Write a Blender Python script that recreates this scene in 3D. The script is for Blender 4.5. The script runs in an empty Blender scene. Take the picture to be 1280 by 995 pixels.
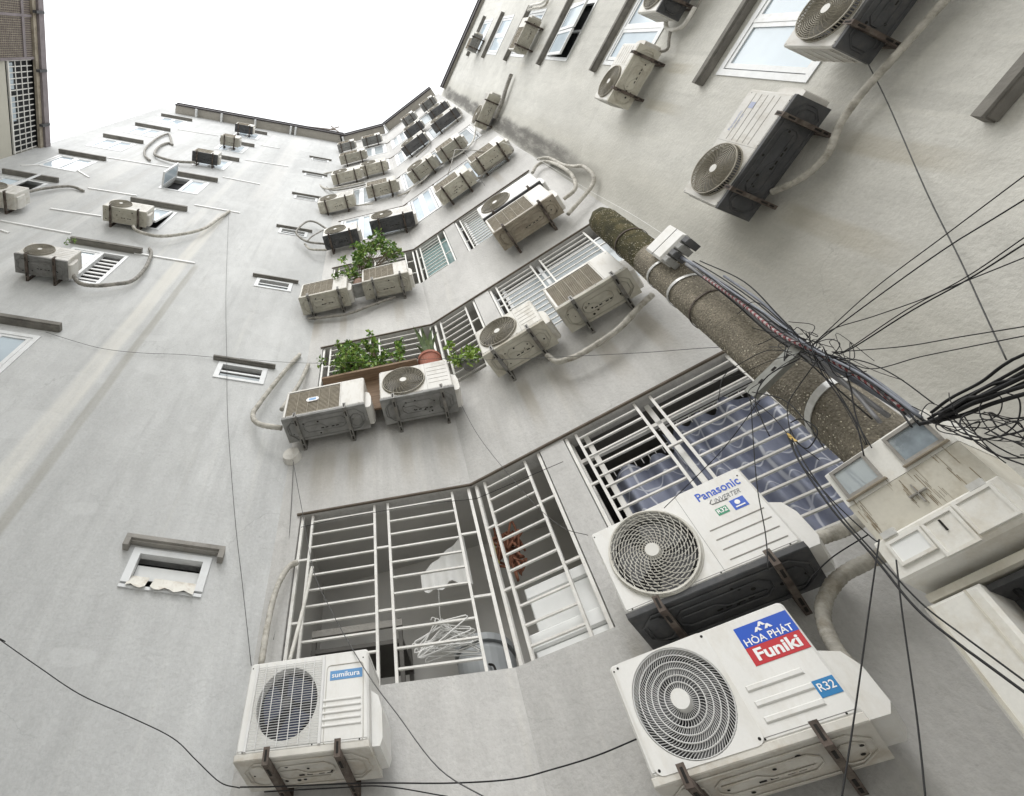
import bpy, math, random
from mathutils import Matrix, Vector
from mathutils.geometry import tessellate_polygon
random.seed(7)
SC = bpy.context.scene
COL = SC.collection
R_ = math.radians
PI = math.pi

# ------------------------------------------------------------------ camera
cd = bpy.data.cameras.new('camera')
cd.sensor_width = 36.0
cd.lens = 36.0 * 659.86 / 1280.0
cd.shift_x = (640 - 439.23) / 1280.0
cd.shift_y = -(497.5 - 348.89) / 1280.0
cd.clip_start = 0.02
cd.clip_end = 2000
cam = bpy.data.objects.new('camera', cd)
COL.objects.link(cam)
cam.matrix_world = Matrix(((0.99867886, -0.05138616, 0.0, 0.0),
                           (-0.04690233, -0.91153653, -0.40853558, 0.0),
                           (0.02099308, 0.40799585, -0.91274239, 1.5),
                           (0, 0, 0, 1)))
SC.camera = cam

# ------------------------------------------------------------------ sky and sun (bright overcast)
SUN_EL, SUN_AZ = R_(46), R_(210)
world = bpy.data.worlds.new('World')
SC.world = world
world.use_nodes = True
wn, wl = world.node_tree.nodes, world.node_tree.links
wn.clear()
w_out = wn.new('ShaderNodeOutputWorld')
w_bg = wn.new('ShaderNodeBackground')
w_sky = wn.new('ShaderNodeTexSky')
w_sky.sky_type = 'NISHITA'
w_sky.sun_disc = False
w_sky.sun_elevation = SUN_EL
w_sky.sun_rotation = SUN_AZ
w_sky.dust_density = 3.0
w_hsv = wn.new('ShaderNodeHueSaturation')
w_hsv.inputs['Saturation'].default_value = 0.35
w_hsv.inputs['Value'].default_value = 1.2
w_tc = wn.new('ShaderNodeTexCoord')
w_no = wn.new('ShaderNodeTexNoise')
w_no.inputs['Scale'].default_value = 2.2
w_no.inputs['Detail'].default_value = 5
w_rmp = wn.new('ShaderNodeMapRange')
w_rmp.inputs[1].default_value = 0.35; w_rmp.inputs[2].default_value = 0.62
w_rmp.inputs[3].default_value = 0.72; w_rmp.inputs[4].default_value = 1.0
w_mix = wn.new('ShaderNodeMixRGB')
w_mix.inputs[2].default_value = (12.6, 12.8, 13.0, 1)
wl.new(w_tc.outputs['Generated'], w_no.inputs['Vector'])
wl.new(w_no.outputs['Fac'], w_rmp.inputs[0])
wl.new(w_rmp.outputs[0], w_mix.inputs[0])
wl.new(w_sky.outputs[0], w_hsv.inputs['Color'])
wl.new(w_hsv.outputs[0], w_mix.inputs[1])
wl.new(w_mix.outputs[0], w_bg.inputs['Color'])
w_bg.inputs['Strength'].default_value = 0.080
wl.new(w_bg.outputs[0], w_out.inputs['Surface'])
sl = bpy.data.lights.new('sun', 'SUN')
sl.energy = 1.5
sl.angle = R_(40)
sl.color = (1.0, 0.985, 0.965)
sun = bpy.data.objects.new('sun', sl)
COL.objects.link(sun)
sun.rotation_euler = (R_(90) - SUN_EL, 0, PI - SUN_AZ)
SC.view_settings.view_transform = 'Standard'
SC.view_settings.look = 'None'
SC.view_settings.gamma = 1.0
SC.view_settings.use_curve_mapping = False
SC.view_settings.exposure = 0.75

# ------------------------------------------------------------------ materials
def nmat(name, col, rough=0.7, var=0.12, scale=6.0, dirt=None, dirt_amt=0.0, dirt_scale=3.0, bump=0.0, bscale=60.0,
         metal=0.0, spec=0.4, stretch=None, fine=0.0, ovar=0.0):
    """Procedural paint: base colour, tonal noise, dirt patches, grain bump (object coordinates)."""
    m = bpy.data.materials.new(name); m.use_nodes = True
    n, l = m.node_tree.nodes, m.node_tree.links
    b = n['Principled BSDF']
    b.inputs['Roughness'].default_value = rough
    b.inputs['Metallic'].default_value = metal
    b.inputs['Specular IOR Level'].default_value = spec
    tc = n.new('ShaderNodeTexCoord')
    oi = n.new('ShaderNodeObjectInfo')
    add = n.new('ShaderNodeVectorMath'); add.operation = 'ADD'
    mul = n.new('ShaderNodeVectorMath'); mul.operation = 'SCALE'
    cmb = n.new('ShaderNodeCombineXYZ')
    for i in range(3): l.new(oi.outputs['Random'], cmb.inputs[i])
    l.new(cmb.outputs[0], mul.inputs[0]); mul.inputs['Scale'].default_value = 37.0
    l.new(tc.outputs['Object'], add.inputs[0]); l.new(mul.outputs[0], add.inputs[1])
    vec = add.outputs[0]
    if stretch:
        mp = n.new('ShaderNodeMapping'); mp.inputs['Scale'].default_value = stretch
        l.new(vec, mp.inputs['Vector']); vec = mp.outputs[0]
    no = n.new('ShaderNodeTexNoise'); no.inputs['Scale'].default_value = scale; no.inputs['Detail'].default_value = 6
    l.new(vec, no.inputs['Vector'])
    mr = n.new('ShaderNodeMapRange'); mr.inputs[1].default_value = .3; mr.inputs[2].default_value = .7
    mr.inputs[3].default_value = 1 - var; mr.inputs[4].default_value = 1 + var * .6
    l.new(no.outputs['Fac'], mr.inputs[0])
    mx = n.new('ShaderNodeMixRGB'); mx.blend_type = 'MULTIPLY'; mx.inputs[0].default_value = 1
    mx.inputs[1].default_value = (*col, 1); l.new(mr.outputs[0], mx.inputs[2])
    out = mx.outputs[0]
    if dirt:
        n2 = n.new('ShaderNodeTexNoise'); n2.inputs['Scale'].default_value = dirt_scale; n2.inputs['Detail'].default_value = 8
        n2.inputs['Roughness'].default_value = .7
        l.new(vec, n2.inputs['Vector'])
        m2 = n.new('ShaderNodeMapRange'); m2.inputs[1].default_value = .48; m2.inputs[2].default_value = .72
        m2.inputs[3].default_value = 0; m2.inputs[4].default_value = dirt_amt
        l.new(n2.outputs['Fac'], m2.inputs[0])
        x2 = n.new('ShaderNodeMixRGB'); l.new(m2.outputs[0], x2.inputs[0]); l.new(out, x2.inputs[1])
        x2.inputs[2].default_value = (*dirt, 1); out = x2.outputs[0]
    if fine:
        n3 = n.new('ShaderNodeTexNoise'); n3.inputs['Scale'].default_value = 90; n3.inputs['Detail'].default_value = 3
        l.new(tc.outputs['Object'], n3.inputs['Vector'])
        m3 = n.new('ShaderNodeMapRange'); m3.inputs[1].default_value = .3; m3.inputs[2].default_value = .7
        m3.inputs[3].default_value = 1 - fine; m3.inputs[4].default_value = 1 + fine
        l.new(n3.outputs['Fac'], m3.inputs[0])
        x3 = n.new('ShaderNodeMixRGB'); x3.blend_type = 'MULTIPLY'; x3.inputs[0].default_value = 1
        l.new(out, x3.inputs[1]); l.new(m3.outputs[0], x3.inputs[2]); out = x3.outputs[0]
    if ovar:      # every unit has aged a little differently
        mo = n.new('ShaderNodeMapRange'); mo.inputs[3].default_value = 1 - ovar; mo.inputs[4].default_value = 1 + ovar * .4
        l.new(oi.outputs['Random'], mo.inputs[0])
        xo = n.new('ShaderNodeMixRGB'); xo.blend_type = 'MULTIPLY'; xo.inputs[0].default_value = 1
        l.new(out, xo.inputs[1]); l.new(mo.outputs[0], xo.inputs[2]); out = xo.outputs[0]
    l.new(out, b.inputs['Base Color'])
    if bump:
        nb = n.new('ShaderNodeTexNoise'); nb.inputs['Scale'].default_value = bscale; nb.inputs['Detail'].default_value = 5
        l.new(tc.outputs['Object'], nb.inputs['Vector'])
        bp = n.new('ShaderNodeBump'); bp.inputs['Strength'].default_value = bump; bp.inputs['Distance'].default_value = .01
        l.new(nb.outputs['Fac'], bp.inputs['Height']); l.new(bp.outputs[0], b.inputs['Normal'])
    return m

def wall_mat(name, col, streaks=(), stain=None, mottle=(1, 1, .25)):
    """Painted render: broad mottling, run-down streaks, pale repair stripes and mould patches with their own shape."""
    m = bpy.data.materials.new(name); m.use_nodes = True
    n, l = m.node_tree.nodes, m.node_tree.links
    b = n['Principled BSDF']; b.inputs['Roughness'].default_value = .88; b.inputs['Specular IOR Level'].default_value = .2
    tc = n.new('ShaderNodeTexCoord'); sep = n.new('ShaderNodeSeparateXYZ'); l.new(tc.outputs['Object'], sep.inputs[0])
    def mth(op, a, c=None, clamp=False):
        q = n.new('ShaderNodeMath'); q.operation = op; q.use_clamp = clamp
        for i, v in enumerate((a, c)):
            if v is None: continue
            if isinstance(v, (int, float)): q.inputs[i].default_value = v
            else: l.new(v, q.inputs[i])
        return q.outputs[0]
    def noise(scale, sx=1, sz=1, det=6, rough=.55, off=0):
        mp = n.new('ShaderNodeMapping'); mp.inputs['Scale'].default_value = (sx, 1, sz); mp.inputs['Location'].default_value = (off, 0, off)
        l.new(tc.outputs['Object'], mp.inputs['Vector'])
        t = n.new('ShaderNodeTexNoise'); t.inputs['Scale'].default_value = scale; t.inputs['Detail'].default_value = det
        t.inputs['Roughness'].default_value = rough
        l.new(mp.outputs[0], t.inputs['Vector']); return t.outputs['Fac']
    def rng(v, a, c, lo, hi):
        q = n.new('ShaderNodeMapRange'); q.interpolation_type = 'SMOOTHSTEP'
        q.inputs[1].default_value = a; q.inputs[2].default_value = c; q.inputs[3].default_value = lo; q.inputs[4].default_value = hi
        l.new(v, q.inputs[0]); return q.outputs[0]
    def mixc(f, c1, c2):
        q = n.new('ShaderNodeMixRGB')
        l.new(f, q.inputs[0])
        if isinstance(c1, tuple): q.inputs[1].default_value = (*c1, 1)
        else: l.new(c1, q.inputs[1])
        if isinstance(c2, tuple): q.inputs[2].default_value = (*c2, 1)
        else: l.new(c2, q.inputs[2])
        return q.outputs[0]
    lt = tuple(min(1, c * 1.07) for c in col); dk = tuple(c * .80 for c in col)
    c = mixc(rng(noise(.55, *mottle[:1], mottle[2], 8, .6), .3, .7, 0, 1), dk, lt)
    # run-down streaks, thin, vertical
    st = rng(noise(2.2, 3.2, .12, 6, .6, 3.3), .50, .74, 0, .42)
    c = mixc(st, c, tuple(v * .72 for v in col))
    st2 = rng(noise(2.5, 2.5, .10, 5, .6, 9.1), .56, .8, 0, .45)
    c = mixc(st2, c, (min(1, col[0] * 1.12), min(1, col[1] * 1.10), min(1, col[2] * 1.04)))
    # yellowish damp clouds and small dark specks
    c = mixc(rng(noise(1.3, 1, .6, 8, .6, 5.5), .55, .8, 0, .26), c, (col[0] * .87, col[1] * .845, col[2] * .77))
    c = mixc(rng(noise(11, 1, .7, 4, .6, 1.5), .60, .78, 0, .35), c, tuple(v * .7 for v in col))
    c = mixc(rng(noise(38, 1, 1, 3, .5, 2.5), .66, .76, 0, .40), c, tuple(v * .5 for v in col))
    gr = n.new('ShaderNodeMixRGB'); gr.blend_type = 'MULTIPLY'; gr.inputs[0].default_value = 1
    l.new(c, gr.inputs[1]); l.new(rng(noise(46, 1, .8, 4, .7, 17.0), .3, .7, .94, 1.04), gr.inputs[2])
    g2 = n.new('ShaderNodeMixRGB'); g2.blend_type = 'MULTIPLY'; g2.inputs[0].default_value = 1
    l.new(gr.outputs[0], g2.inputs[1]); l.new(rng(noise(5.5, 1.2, .55, 7, .68, 29.0), .3, .7, .93, 1.05), g2.inputs[2]); c = g2.outputs[0]
    # hairline cracks: warped cell borders, shown only in patches
    wv_ = n.new('ShaderNodeVectorMath'); wv_.operation = 'ADD'
    wn_ = n.new('ShaderNodeTexNoise'); wn_.inputs['Scale'].default_value = 2.2; wn_.inputs['Detail'].default_value = 6
    l.new(tc.outputs['Object'], wn_.inputs['Vector'])
    ws_ = n.new('ShaderNodeVectorMath'); ws_.operation = 'SCALE'; ws_.inputs['Scale'].default_value = .9
    l.new(wn_.outputs['Color'], ws_.inputs[0]); l.new(tc.outputs['Object'], wv_.inputs[0]); l.new(ws_.outputs[0], wv_.inputs[1])
    vo = n.new('ShaderNodeTexVoronoi'); vo.feature = 'DISTANCE_TO_EDGE'; vo.inputs['Scale'].default_value = .75
    l.new(wv_.outputs[0], vo.inputs['Vector'])
    ck = mth('MULTIPLY', rng(vo.outputs['Distance'], .0015, .006, 1, 0), rng(noise(.8, 1, 1, 3, .5, 12.2), .54, .66, 0, .30))
    c = mixc(ck, c, tuple(v * .42 for v in col))
    # trowelled patches a shade lighter or darker, with an edge
    pt_ = noise(.9, 1.0, 1.6, 2, .4, 21.0)
    c = mixc(rng(pt_, .615, .63, 0, .22), c, tuple(min(1, v * 1.13) for v in col))
    c = mixc(rng(noise(.7, 1.5, .7, 2, .4, 33.0), .62, .64, 0, .20), c, tuple(v * .83 for v in col))
    wob = noise(1.1, 1, .6, 4, .5, 7.7)
    for (u0, wd, z0, z1, tint, amt) in streaks:
        uu = mth('ADD', sep.outputs[0], mth('MULTIPLY', mth('SUBTRACT', wob, .5), .06))
        d = mth('ABSOLUTE', mth('SUBTRACT', uu, u0))
        f = rng(d, wd * .45, wd, 1, 0)
        f = mth('MULTIPLY', f, rng(sep.outputs[2], z0, z0 + .6, 0, 1))
        f = mth('MULTIPLY', f, rng(sep.outputs[2], z1 - .25, z1, 1, 0))
        f = mth('MULTIPLY', f, rng(noise(3, 2, .18, 5, .6, u0), .25, .65, .35, 1))
        c = mixc(mth('MULTIPLY', f, amt), c, tint)
    if stain:
        uc_, hw, z0, z1 = stain
        uu = mth('ADD', sep.outputs[0], mth('MULTIPLY', mth('SUBTRACT', noise(1.6, 1, .8, 7, .65, 4.2), .5), .34))
        d = mth('ABSOLUTE', mth('SUBTRACT', uu, uc_))
        f = rng(d, hw * .35, hw, 1, 0)
        f = mth('MULTIPLY', f, rng(noise(1.6, 2.6, .5, 8, .7, 8.8), .32, .55, .45, 1))
        f = mth('MULTIPLY', f, rng(sep.outputs[2], z0, z0 + 2.2, .12, 1))
        f = mth('MULTIPLY', f, rng(sep.outputs[2], z1 - 1.2, z1, 1, 0))
        d2 = rng(mth('ABSOLUTE', mth('SUBTRACT', uu, uc_ + .12)), hw * .4, hw * 2.1, .35, 0)
        c = mixc(d2, c, (.36, .345, .29))
        c = mixc(mth('MULTIPLY', f, .92), c, (.12, .115, .105))
    l.new(c, b.inputs['Base Color'])
    nb = n.new('ShaderNodeTexNoise'); nb.inputs['Scale'].default_value = 22; nb.inputs['Detail'].default_value = 7
    nb.inputs['Roughness'].default_value = .62
    l.new(tc.outputs['Object'], nb.inputs['Vector'])
    bp = n.new('ShaderNodeBump'); bp.inputs['Strength'].default_value = .55; bp.inputs['Distance'].default_value = .014
    l.new(nb.outputs['Fac'], bp.inputs['Height']); l.new(bp.outputs[0], b.inputs['Normal'])
    return m

M = {}
PAINT = (.585, .592, .586)
M['wall_L'] = wall_mat('painted_render_far', PAINT, streaks=[
    (-2.483, .15, 1.0, 12.958, (.74, .72, .66), .6),
    (-2.22, .07, 1.0, 10.031, (.34, .325, .285), .6),
    (-2.9, .12, 11.5, 23.5, (.66, .655, .63), .5), (-5.6, .3, 8, 22, (.66, .655, .63), .4), (-5.0, .12, 8, 20, (.44, .435, .42), .45), (-6.0, .1, 6, 19, (.45, .445, .43), .4), (-4.75, .09, 4, 13, (.66, .655, .64), .5),
    (-1.9, .35, 14, 23.9, (.66, .65, .63), .45)])
CWALL = (.575, .568, .55)
DRIP = (.34, .30, .235)
M['wall_C'] = wall_mat('painted_render_bent', CWALL, streaks=[(-1.30, .16, 4.9, 5.85, DRIP, .5), (-.98, .10, 4.9, 5.8, DRIP, .55), (-.47, .09, 4.9, 5.8, DRIP, .5), (-.08, .12, 4.9, 5.8, DRIP, .45),
    (-1.6, .10, 7.8, 8.75, DRIP, .45), (-1.2, .07, 7.8, 8.7, DRIP, .5), (-.35, .10, 7.8, 8.8, DRIP, .4), (-1.25, .08, 10.7, 11.4, DRIP, .45), (-.2, .1, 10.7, 11.6, DRIP, .4), (-1.1, .12, 1.0, 3.0, DRIP, .35)])
M['wall_C2'] = wall_mat('painted_render_bent_second', CWALL, streaks=[(-.6, .08, 5.0, 5.95, DRIP, .5), (-.25, .12, 5.0, 5.9, DRIP, .4), (.22, .10, 5.0, 5.95, DRIP, .5), (.62, .10, 5.0, 5.95, DRIP, .5),
    (.15, .10, 7.85, 8.2, DRIP, .5), (.65, .10, 7.85, 8.2, DRIP, .5), (-.3, .08, 10.7, 11.4, DRIP, .4), (.6, .08, 10.7, 11.7, DRIP, .4), (-.65, .05, 2.4, 3.48, DRIP, .5)])
M['wall_R'] = wall_mat('painted_render_side', (.60, .592, .55), streaks=[(.1, .10, 4.4, 5.68, (.38, .34, .26), .5), (.68, .10, 4.4, 5.68, (.38, .34, .26), .5), (.65, .08, 7.5, 8.55, (.40, .36, .27), .5), (1.1, .08, 7.7, 8.55, (.40, .36, .27), .5), (1.3, .08, 13.2, 14.2, (.40, .36, .27), .4)], stain=(-.42, .24, 8.2, 23.3), mottle=(1, 1, .5))
M['inside'] = nmat('loggia_paint', (.50, .49, .465), .9, .10, 2.0, (.55, .53, .49), .5, 2.5, bump=.1)
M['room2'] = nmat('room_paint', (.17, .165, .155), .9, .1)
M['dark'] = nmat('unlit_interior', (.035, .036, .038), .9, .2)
M['hood'] = nmat('weathered_concrete', (.21, .20, .18), .92, .25, 5, (.09, .085, .075), .7, 4, bump=.35, bscale=50)
M['hood_top'] = nmat('stained_concrete', (.34, .325, .30), .92, .2, 5, (.13, .12, .10), .6, 4, bump=.3)
M['eave'] = nmat('eave_metal', (.038, .034, .036), .75, .25, 3, (.085, .068, .06), .6, 2)
M['eave_pale'] = nmat('eave_soffit', (.40, .38, .34), .85, .2, 3, (.2, .18, .15), .5)
M['ledge'] = nmat('ledge_brown', (.15, .125, .10), .9, .25, 6)
M['white'] = nmat('white_pvc', (.70, .715, .72), .45, .05, 8, (.42, .40, .36), .35, 6)
M['strip'] = nmat('white_trunking', (.84, .84, .83), .6, .06, 8)
M['bar'] = nmat('cream_grille_paint', (.72, .71, .675), .5, .10, 9, (.40, .35, .27), .28, 14, fine=.04)
M['glass'] = nmat('window_glass', (.56, .64, .70), .10, .22, .9, (.34, .42, .50), .6, .7, spec=.14)  # sky reflection painted in as a pale blue diffuse colour
M['glass2'] = nmat('frosted_glass', (.38, .42, .44), .2, .2, 1.5, (.22, .25, .27), .6, 1.2, spec=.12)
M['teal'] = nmat('teal_glass', (.20, .30, .295), .16, .15, 2, spec=.12)
M['ac'] = nmat('casing_white', (.69, .675, .635), .5, .06, 5, (.42, .375, .29), .6, 7, fine=.02, ovar=.14, stretch=(1.6, 1, .6))
M['ac_grey'] = nmat('casing_grey_white', (.62, .605, .56), .55, .08, 5, (.33, .29, .22), .7, 7, fine=.03, ovar=.2, stretch=(1.6, 1, .6))
M['ac_new'] = nmat('casing_clean_white', (.75, .745, .72), .42, .04, 4, (.54, .50, .42), .4, 6, fine=.015, stretch=(1.6, 1, .6))
M['pan_dark'] = nmat('pan_charcoal', (.070, .072, .076), .6, .3, 9, (.15, .145, .135), .5, 8, bump=.2, bscale=30)
M['pan_slate'] = nmat('pan_slate', (.13, .132, .138), .6, .3, 9, (.22, .215, .20), .5, 8, bump=.2, bscale=30)
M['pan_grey'] = nmat('pan_grey', (.27, .27, .26), .65, .25, 8, (.10, .09, .08), .6, 9, bump=.2, bscale=30, ovar=.2)
M['pan_tan'] = nmat('pan_beige', (.55, .53, .455), .65, .15, 7, (.30, .25, .18), .6, 9, bump=.2, bscale=30, ovar=.25)
M['pan_brown'] = nmat('pan_brown', (.34, .30, .235), .65, .25, 7, (.11, .075, .05), .7, 6, bump=.2, bscale=30)
M['pan_pale'] = nmat('pan_pale', (.62, .60, .55), .6, .15, 7, (.36, .29, .20), .7, 6, bump=.15, bscale=30)
M['emboss_d'] = nmat('pan_groove', (.07, .06, .05), .8, .3, 20)
M['cavity'] = nmat('fan_cavity', (.03, .03, .032), .8, .2)
M['fan'] = nmat('fan_blade', (.10, .10, .105), .45, .1)
M['fan_blue'] = nmat('fan_blade_blue', (.05, .06, .10), .35, .1)
M['guard'] = nmat('guard_dusty', (.33, .305, .25), .6, .2, 12, (.16, .14, .10), .5, 9)
M['guard_w'] = nmat('guard_cream', (.66, .645, .59), .5, .1, 12, (.40, .36, .28), .5, 9)
M['guard_n'] = nmat('guard_white', (.74, .74, .73), .45, .05, 12, (.42, .40, .35), .35, 6)
M['hub'] = nmat('hub_pale', (.64, .63, .59), .5, .1)
M['coil'] = nmat('coil_brown', (.27, .23, .165), .75, .3, 16, (.33, .29, .22), .5, 10)
M['coil_bar'] = nmat('coil_bar', (.36, .32, .25), .6, .2, 14)
M['rust'] = nmat('rusty_steel', (.10, .078, .065), .8, .4, 14, (.30, .27, .23), .55, 9, bump=.3, bscale=70)
M['galv'] = nmat('galvanised_steel', (.24, .235, .22), .55, .3, 12, (.12, .085, .06), .6, 8, metal=.2)
M['slot'] = nmat('slot_black', (.02, .018, .016), .9, .1)
M['tape'] = nmat('pipe_tape', (.50, .48, .43), .75, .25, 16, (.16, .14, .10), .85, 13, bump=.5, bscale=45)
M['tape_b'] = nmat('pipe_tape_brown', (.36, .345, .305), .75, .25, 16, (.17, .14, .095), .8, 10, bump=.5, bscale=45)
M['tape_d'] = nmat('pipe_tape_dark', (.30, .285, .255), .7, .3, 14, (.07, .065, .06), .85, 12, bump=.5, bscale=40)
M['tape_w'] = nmat('pipe_tape_white', (.68, .665, .62), .65, .12, 12, (.36, .32, .25), .5, 9, bump=.4, bscale=40)
M['black'] = nmat('cable_black', (.012, .012, .013), .7, .2, 20)
M['grey_c'] = nmat('cable_grey', (.19, .19, .195), .55, .2, 20)
M['blue_c'] = nmat('cable_bluegrey', (.20, .215, .25), .5, .2, 20)
M['thin_c'] = nmat('cable_dusty', (.10, .10, .10), .7, .2, 20)
M['pole'] = nmat('pole_concrete', (.235, .21, .165), .95, .4, 6, (.075, .066, .042), .95, 5, stretch=(1, 1, .3), bump=1.0, bscale=75, fine=.35)
M['moss'] = nmat('pole_moss', (.06, .055, .022), .97, .5, 10, (.12, .095, .05), .7, 10, bump=1.0, bscale=80, fine=.3)
M['clamp'] = nmat('band_steel', (.62, .62, .60), .4, .15, 20, (.3, .28, .24), .4, 12, metal=.3)
M['box'] = nmat('box_cream', (.755, .745, .70), .5, .06, 4, (.42, .35, .23), .5, 6, fine=.03)
M['box_stain'] = nmat('box_band_stained', (.60, .575, .50), .55, .10, 5, (.30, .24, .15), .5, 8, fine=.03)
M['drip'] = nmat('drip_stain', (.30, .245, .17), .8, .4, 30)
M['clear'] = nmat('meter_glass', (.60, .66, .70), .07, .15, 3, metal=.4)  # whitish reflection put into the pane colour
M['meter'] = nmat('meter_dark', (.22, .26, .29), .3, .5, 14, (.52, .56, .58), .8, 9, spec=.6)
M['curtain'] = None
M['leaf1'] = nmat('leaf_green', (.18, .31, .065), .5, .4, 3)
M['leaf2'] = nmat('leaf_light', (.33, .46, .11), .5, .35, 3)
M['leaf3'] = nmat('leaf_dark', (.11, .22, .045), .5, .4, 3)
M['snake'] = nmat('snake_leaf', (.10, .15, .06), .4, .4, 18, (.33, .36, .16), .4, 14)
M['stem'] = nmat('stem_brown', (.13, .095, .06), .85, .3, 12)
M['terra'] = nmat('terracotta', (.34, .125, .085), .8, .2, 8, (.45, .33, .27), .4, 6)
M['pot_grey'] = nmat('wicker_pot', (.25, .16, .12), .8, .3, 20)
M['wood'] = nmat('plank_wood', (.22, .15, .095), .75, .3, 5, (.14, .08, .045), .6, 4, stretch=(1, 8, 8))
M['cloth'] = nmat('white_cloth', (.78, .78, .76), .9, .05, 12)
M['foam'] = nmat('white_foam', (.80, .81, .80), .85, .06, 8)
M['orange'] = nmat('orange_net', (.27, .12, .075), .85, .35, 25)
M['yellow'] = nmat('yellow_cloth', (.52, .50, .09), .85, .2, 12)
M['tag_o'] = nmat('tag_ochre', (.55, .38, .12), .7, .1)
M['barrel'] = nmat('grey_plastic', (.40, .42, .43), .5, .12, 6)
M['hanger'] = nmat('hanger_white', (.74, .74, .72), .45, .05)
M['ply'] = nmat('shelf_grey', (.12, .115, .105), .8, .2)
M['blue_p'] = nmat('print_blue', (.012, .085, .50), .4, .03)
M['red_p'] = nmat('print_red', (.52, .025, .035), .4, .03)
M['sky_p'] = nmat('print_sky', (.12, .30, .56), .45, .05)
M['cyan_p'] = nmat('print_cyan', (.02, .20, .46), .4, .05)
M['green_p'] = nmat('print_green', (.035, .27, .14), .4, .05)
M['white_p'] = nmat('print_white', (.86, .86, .86), .4, .02)
M['grey_p'] = nmat('print_grey', (.17, .18, .19), .4, .03)
M['faint_p'] = nmat('print_faded_blue', (.36, .40, .55), .5, .1)
M['mesh_p'] = nmat('brown_mesh_panel', (.125, .10, .095), .8, .3, 30, (.23, .20, .19), .5, 26)
M['purple'] = nmat('mauve_gutter', (.235, .205, .21), .7, .15, 6, (.12, .10, .11), .5, 8)
M['cream_w'] = nmat('cream_wall', (.52, .50, .43), .9, .08, 3, (.36, .34, .29), .4, 3)
M['ground'] = nmat('alley_concrete', (.50, .49, .47), .9, .15, 1.5, (.34, .33, .31), .5, 1.2, bump=.3)
M['bamboo'] = nmat('pole_stick', (.20, .16, .13), .8, .2, 10)

def curtain_mat():
    m = bpy.data.materials.new('lavender_curtain'); m.use_nodes = True
    n, l = m.node_tree.nodes, m.node_tree.links
    b = n['Principled BSDF']; b.inputs['Roughness'].default_value = .75
    tc = n.new('ShaderNodeTexCoord')
    mp = n.new('ShaderNodeMapping'); mp.inputs['Scale'].default_value = (1, .15, 1); l.new(tc.outputs['Object'], mp.inputs[0])
    wv = n.new('ShaderNodeTexWave'); wv.bands_direction = 'X'; wv.wave_type = 'BANDS'
    wv.inputs['Scale'].default_value = 1.3; wv.inputs['Distortion'].default_value = 6; wv.inputs['Detail'].default_value = 1
    wv.inputs['Detail Scale'].default_value = 1.2
    l.new(mp.outputs[0], wv.inputs[0])
    w2 = n.new('ShaderNodeTexWave'); w2.bands_direction = 'Z'; w2.inputs['Scale'].default_value = 1.6; w2.inputs['Distortion'].default_value = 3.5
    w2.inputs['Detail'].default_value = 1
    l.new(mp.outputs[0], w2.inputs[0])
    mxx = n.new('ShaderNodeMath'); mxx.operation = 'MAXIMUM'; l.new(wv.outputs['Fac'], mxx.inputs[0]); l.new(w2.outputs['Fac'], mxx.inputs[1])
    r = n.new('ShaderNodeMapRange'); r.inputs[1].default_value = .982; r.inputs[2].default_value = .998
    l.new(mxx.outputs[0], r.inputs[0])
    no = n.new('ShaderNodeTexNoise'); no.inputs['Scale'].default_value = 3; no.inputs['Detail'].default_value = 4; l.new(tc.outputs['Object'], no.inputs[0])
    rp = n.new('ShaderNodeValToRGB')
    rp.color_ramp.elements[0].position = .35; rp.color_ramp.elements[0].color = (.20, .22, .30, 1)
    rp.color_ramp.elements[1].position = .65; rp.color_ramp.elements[1].color = (.32, .345, .44, 1)
    l.new(no.outputs['Fac'], rp.inputs[0])
    mx = n.new('ShaderNodeMixRGB'); l.new(r.outputs[0], mx.inputs[0]); l.new(rp.outputs[0], mx.inputs[1]); mx.inputs[2].default_value = (.62, .64, .70, 1)
    l.new(mx.outputs[0], b.inputs['Base Color'])
    return m
M['curtain'] = curtain_mat()

def stripe_mat():
    m = bpy.data.materials.new('red_white_spiral'); m.use_nodes = True
    n, l = m.node_tree.nodes, m.node_tree.links
    b = n['Principled BSDF']; b.inputs['Roughness'].default_value = .5
    tc = n.new('ShaderNodeTexCoord')
    wv = n.new('ShaderNodeTexWave'); wv.bands_direction = 'DIAGONAL'; wv.inputs['Scale'].default_value = 17.0; wv.inputs['Distortion'].default_value = .4
    l.new(tc.outputs['Object'], wv.inputs[0])
    rp = n.new('ShaderNodeValToRGB'); rp.color_ramp.interpolation = 'CONSTANT'
    rp.color_ramp.elements[0].color = (.22, .03, .035, 1); rp.color_ramp.elements[1].position = .5
    rp.color_ramp.elements[1].color = (.40, .36, .36, 1)
    l.new(wv.outputs['Fac'], rp.inputs[0]); l.new(rp.outputs[0], b.inputs['Base Color'])
    return m
M['stripe'] = stripe_mat()

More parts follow.
